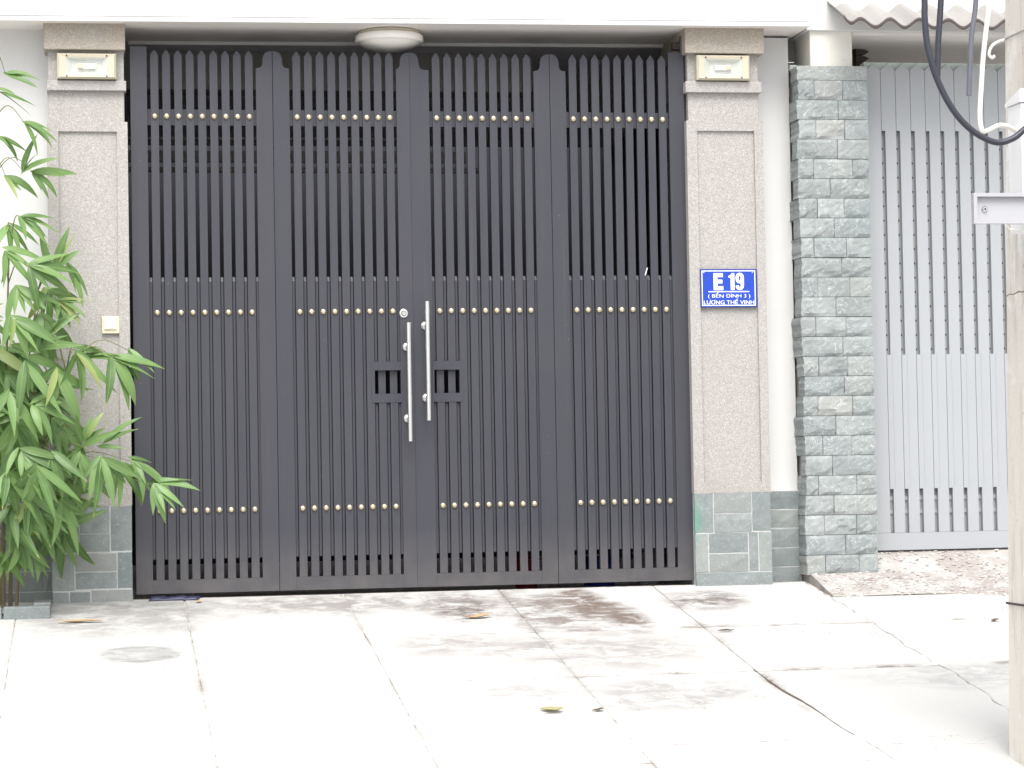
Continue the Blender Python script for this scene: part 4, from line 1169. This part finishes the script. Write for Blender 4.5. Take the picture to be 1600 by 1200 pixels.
def orient(d, nrm):
    d = d.normalized(); n_ = (nrm - d*nrm.dot(d))
    n_ = n_.normalized() if n_.length > 1e-3 else d.orthogonal().normalized()
    x_ = d.cross(n_)
    return Matrix((x_, d, n_)).transposed()
placed = []                                # (matrix, leaf index)
def fan(P, ax, n_, spread, size=1.0):
    """a spray of leaves from the twig end P around the direction ax"""
    ax = ax.normalized()
    nrm = Vector((rb_.uniform(-0.25, 0.35), -0.75 + rb_.uniform(-0.2, 0.2), 0.65))
    nrm = (nrm - ax*nrm.dot(ax)).normalized()
    side = ax.cross(nrm)
    for i in range(n_):
        t = (i + 0.5)/n_*2 - 1
        a = t*spread + rb_.uniform(-0.18, 0.18)
        d = ax*math.cos(a) + side*math.sin(a) + nrm*rb_.uniform(-0.1, 0.35)
        base = P - ax*0.05*abs(t)*rb_.random()
        s = size*rb_.uniform(0.78, 1.12)
        nn_ = nrm + Vector((rb_.uniform(-.45, .45), rb_.uniform(-.3, .3), rb_.uniform(-.2, .3)))
        mt = Matrix.Translation(base - BAO) @ (orient(d, nn_).to_4x4() @ Matrix.Scale(s, 4))
        placed.append((mt, rb_.randrange(len(LEAVES))))
def nearest_culm(P):
    best = None
    for c_ in culms:
        for q in c_[2:]:
            q = Vector(q)
            if q.z > P.z + 0.12: continue
            d = (q-P).length + abs(q.z-(P.z-0.15))*0.6
            if best is None or d < best[0]: best = (d, q)
    return best[1] if best else Vector(culms[0][2])
def twig(P, q):
    mid = (q+P)*0.5 + Vector((0, -0.02, 0.06 + 0.12*abs(P.x-q.x)))
    mb = MB(BAO); mb.tube(curve([q, mid, P], 5), [0.0036 - 0.0023*i/10 for i in range(11)], 5, False)
    mb.build('twig', M['culm_green'], bam)
# sprays that stand out in the photograph: (x, z at 0.3 m before the wall plane, depth y, heading in the picture plane in degrees, leaves, spread, size)
FANS = [(-1.99, 2.53, -.25, -10, 3, .35, .85), (-2.02, 2.44, -.3, -25, 3, .4, .8), (-1.90, 2.29, -.35, -25, 5, 0.8, .95), (-2.02, 2.22, -.25, -30, 4, .5, .8),
        (-1.91, 2.06, -.3, 45, 3, .6, .9), (-1.86, 2.05, -.3, -30, 5, .8, .85), (-1.99, 2.03, -.2, -50, 3, .5, .8),
        (-1.92, 1.84, -.4, -30, 6, .9, .95), (-1.98, 1.80, -.3, -70, 5, .9, .85), (-2.0, 1.68, -.5, -50, 5, .9, .9),
        (-1.77, 1.60, -.35, 70, 4, .6, .9), (-1.71, 1.62, -.3, -65, 3, .35, .85), (-1.89, 1.61, -.55, -30, 6, 1.0, 1.0), (-1.94, 1.50, -.5, -60, 6, 1.0, 1.0),
        (-1.75, 1.44, -.45, -35, 6, .9, .95), (-1.83, 1.37, -.5, -70, 6, .9, 1.05), (-1.96, 1.35, -.6, -60, 6, 1.0, 1.0),
        (-1.67, 1.19, -.5, -50, 7, 1.2, .95), (-1.66, 1.17, -.4, 12, 4, .4, .85), (-1.53, 1.17, -.4, -20, 4, .6, .8), (-1.49, 1.16, -.45, -45, 6, .8, 1.05), (-1.42, 1.20, -.4, -65, 3, .4, .85),
        (-1.76, 1.10, -.55, -80, 6, 1.0, 1.05), (-1.91, 1.15, -.6, -60, 6, 1.0, 1.0), (-1.98, 1.0, -.6, -70, 5, .9, 1.0), (-1.86, .94, -.6, -20, 5, 1.2, .8),
        (-1.95, .86, -.5, -70, 6, 1.0, 1.0), (-1.79, .88, -.4, -60, 5, .9, .9), (-1.73, .86, -.4, -75, 4, .7, .9),
        (-1.63, .78, -.45, 60, 5, .8, .75), (-1.55, .76, -.45, 25, 4, .5, .85), (-1.66, .70, -.55, -90, 6, .9, 1.0), (-1.56, .69, -.6, -80, 6, 1.0, 1.0),
        (-1.49, .66, -.5, -65, 6, .8, .95), (-1.41, .67, -.5, -40, 6, .8, .95), (-1.31, .555, -.55, -60, 6, .75, .9), (-1.34, .57, -.5, -3, 2, .25, .85),
        (-1.79, .70, -.6, -80, 6, .9, 1.0), (-1.86, .63, -.65, -85, 6, .9, 1.0), (-1.93, .72, -.6, -60, 6, 1.0, 1.0), (-2.0, .62, -.6, -75, 6, 1.0, 1.0),
        (-1.90, .50, -.55, -80, 6, .8, 1.0), (-1.75, .48, -.45, -70, 5, .7, .95), (-1.98, .46, -.5, -80, 5, .8, .95), (-1.85, .36, -.4, -50, 4, .7, .8), (-1.95, .30, -.45, -80, 5, .8, .85), (-1.88, .24, -.35, -70, 4, .7, .8), (-2.03, .22, -.4, -60, 4, .8, .8), (-2.0, .32, -.35, -30, 4, .8, .75)]
for x, z_, y, hd, cnt, spr, sz in FANS:
    P0 = Vector((x, -0.3, z_)); P = CAMP + (P0-CAMP)*((y+12.051)/11.751)
    a = R(hd)
    ax = Vector((math.cos(a), rb_.uniform(-0.45, 0.0), math.sin(a)))
    twig(P, nearest_culm(P)); fan(P, ax, cnt, spr, sz)
# the thicket behind them
n_front = len(placed)
for k in range(68):
    zz = rb_.choice([rb_.uniform(0.3, 1.0), rb_.uniform(0.5, 1.65), rb_.uniform(0.3, 1.5)])
    P = Vector((rb_.uniform(-2.3, -1.76 + 0.06*math.sin(zz*4)), rb_.uniform(-0.5, 0.0), zz))
    a = R(rb_.uniform(-110, -10))
    if rb_.random() < 0.15: a = R(rb_.uniform(20, 80))
    ax = Vector((math.cos(a), rb_.uniform(-0.5, 0.2), math.sin(a)))
    if k % 3 == 0: twig(P, nearest_culm(P))
    fan(P, ax, 6, rb_.uniform(0.7, 1.1), rb_.uniform(0.85, 1.05))
for i, (mt, li) in enumerate(placed[:296]):
    o = link('leaf', LEAVES[li], bam); o.matrix_local = mt
mb_v, mb_f, mb_uv = [], [], []
for mt, li in placed[296:]:
    me = LEAVES[li]; b = len(mb_v); ul = me.uv_layers[0].data
    vuv = {}
    for lp in me.loops: vuv[lp.vertex_index] = tuple(ul[lp.index].uv)
    for v in me.vertices: mb_v.append(tuple(mt @ v.co)); mb_uv.append(vuv[v.index])
    for pg in me.polygons: mb_f.append(tuple(i + b for i in pg.vertices))
me = bpy.data.meshes.new('foliage'); me.from_pydata(mb_v, [], mb_f)
ul = me.uv_layers.new(name='UVMap')
for lp in me.loops: ul.data[lp.index].uv = mb_uv[lp.vertex_index]
me.polygons.foreach_set('use_smooth', [True]*len(mb_f)); me.materials.append(M['bamboo_leaf']); me.update()
tag(link('foliage', me, bam), kind='stuff')

# ------------------------------------------------------------------ litter on the drive
def litter(x, y, length, width, rot, mat, label, curl=0.25, seed=0, fun=zf):
    rr = random.Random(seed)
    N = 8; vs, fs = [], []
    ca, sa = math.cos(R(rot)), math.sin(R(rot))
    for i in range(N+1):
        t = i/N; w = width*0.5*math.sin(math.pi*min(max(t, 0.04), 0.97))**0.7
        lift = curl*length*(t-0.4)**2 + rr.uniform(0, 0.004)
        by = 0.12*length*math.sin(t*3+seed)
        for s in (-1, 0, 1):
            u, v = (t-0.5)*length, s*w + by
            xx, yy = x + u*ca - v*sa, y + u*sa + v*ca
            vs.append((xx, yy, fun(xx, yy) + 0.007 + lift + abs(s)*w*0.5))
    for i in range(N):
        for s in (0, 1):
            a = i*3+s; fs.append((a, a+1, a+4, a+3))
    o0 = (x, y, fun(x, y))
    mb = MB(o0); mb.add(vs, fs, True)
    o = mb.build('fallen_leaf', M[mat], None, loc=o0)
    md = o.modifiers.new('thick', 'SOLIDIFY'); md.thickness = 0.0012
    tag(o, label, 'leaf', 'fallen leaves on the drive')
litter(-1.665, -0.575, 0.20, 0.032, 12, 'dry_leaf', 'long tan fallen leaf on the drive below the left pillar', 0.10, 1)
litter(0.175, -0.72, 0.13, 0.040, 24, 'dry_leaf', 'curled tan leaf lying on the brown stain before the gate', 0.35, 2)
litter(0.175, -2.58, 0.095, 0.045, -14, 'dry_leaf_yellow', 'yellowish fallen leaf nearest the viewer on the drive', 0.30, 3)
litter(0.355, -2.60, 0.055, 0.02, 5, 'dry_leaf_dark', 'small brown leaf scrap right of the yellowish leaf', 0.1, 4)
litter(1.25, -1.19, 0.075, 0.022, -20, 'dry_leaf_dark', 'dark narrow leaf scrap beside the joint crossing, right of centre', 0.15, 5)
litter(2.568, -1.14, 0.045, 0.025, 10, 'dry_leaf_dark', 'tiny dark leaf scrap on the concrete before the silver gate', 0.4, 6, zn)
litter(-1.10, -0.155, 0.04, 0.025, 60, 'dry_leaf', 'small tan leaf scrap beside the blue plastic sheet', 0.6, 7)
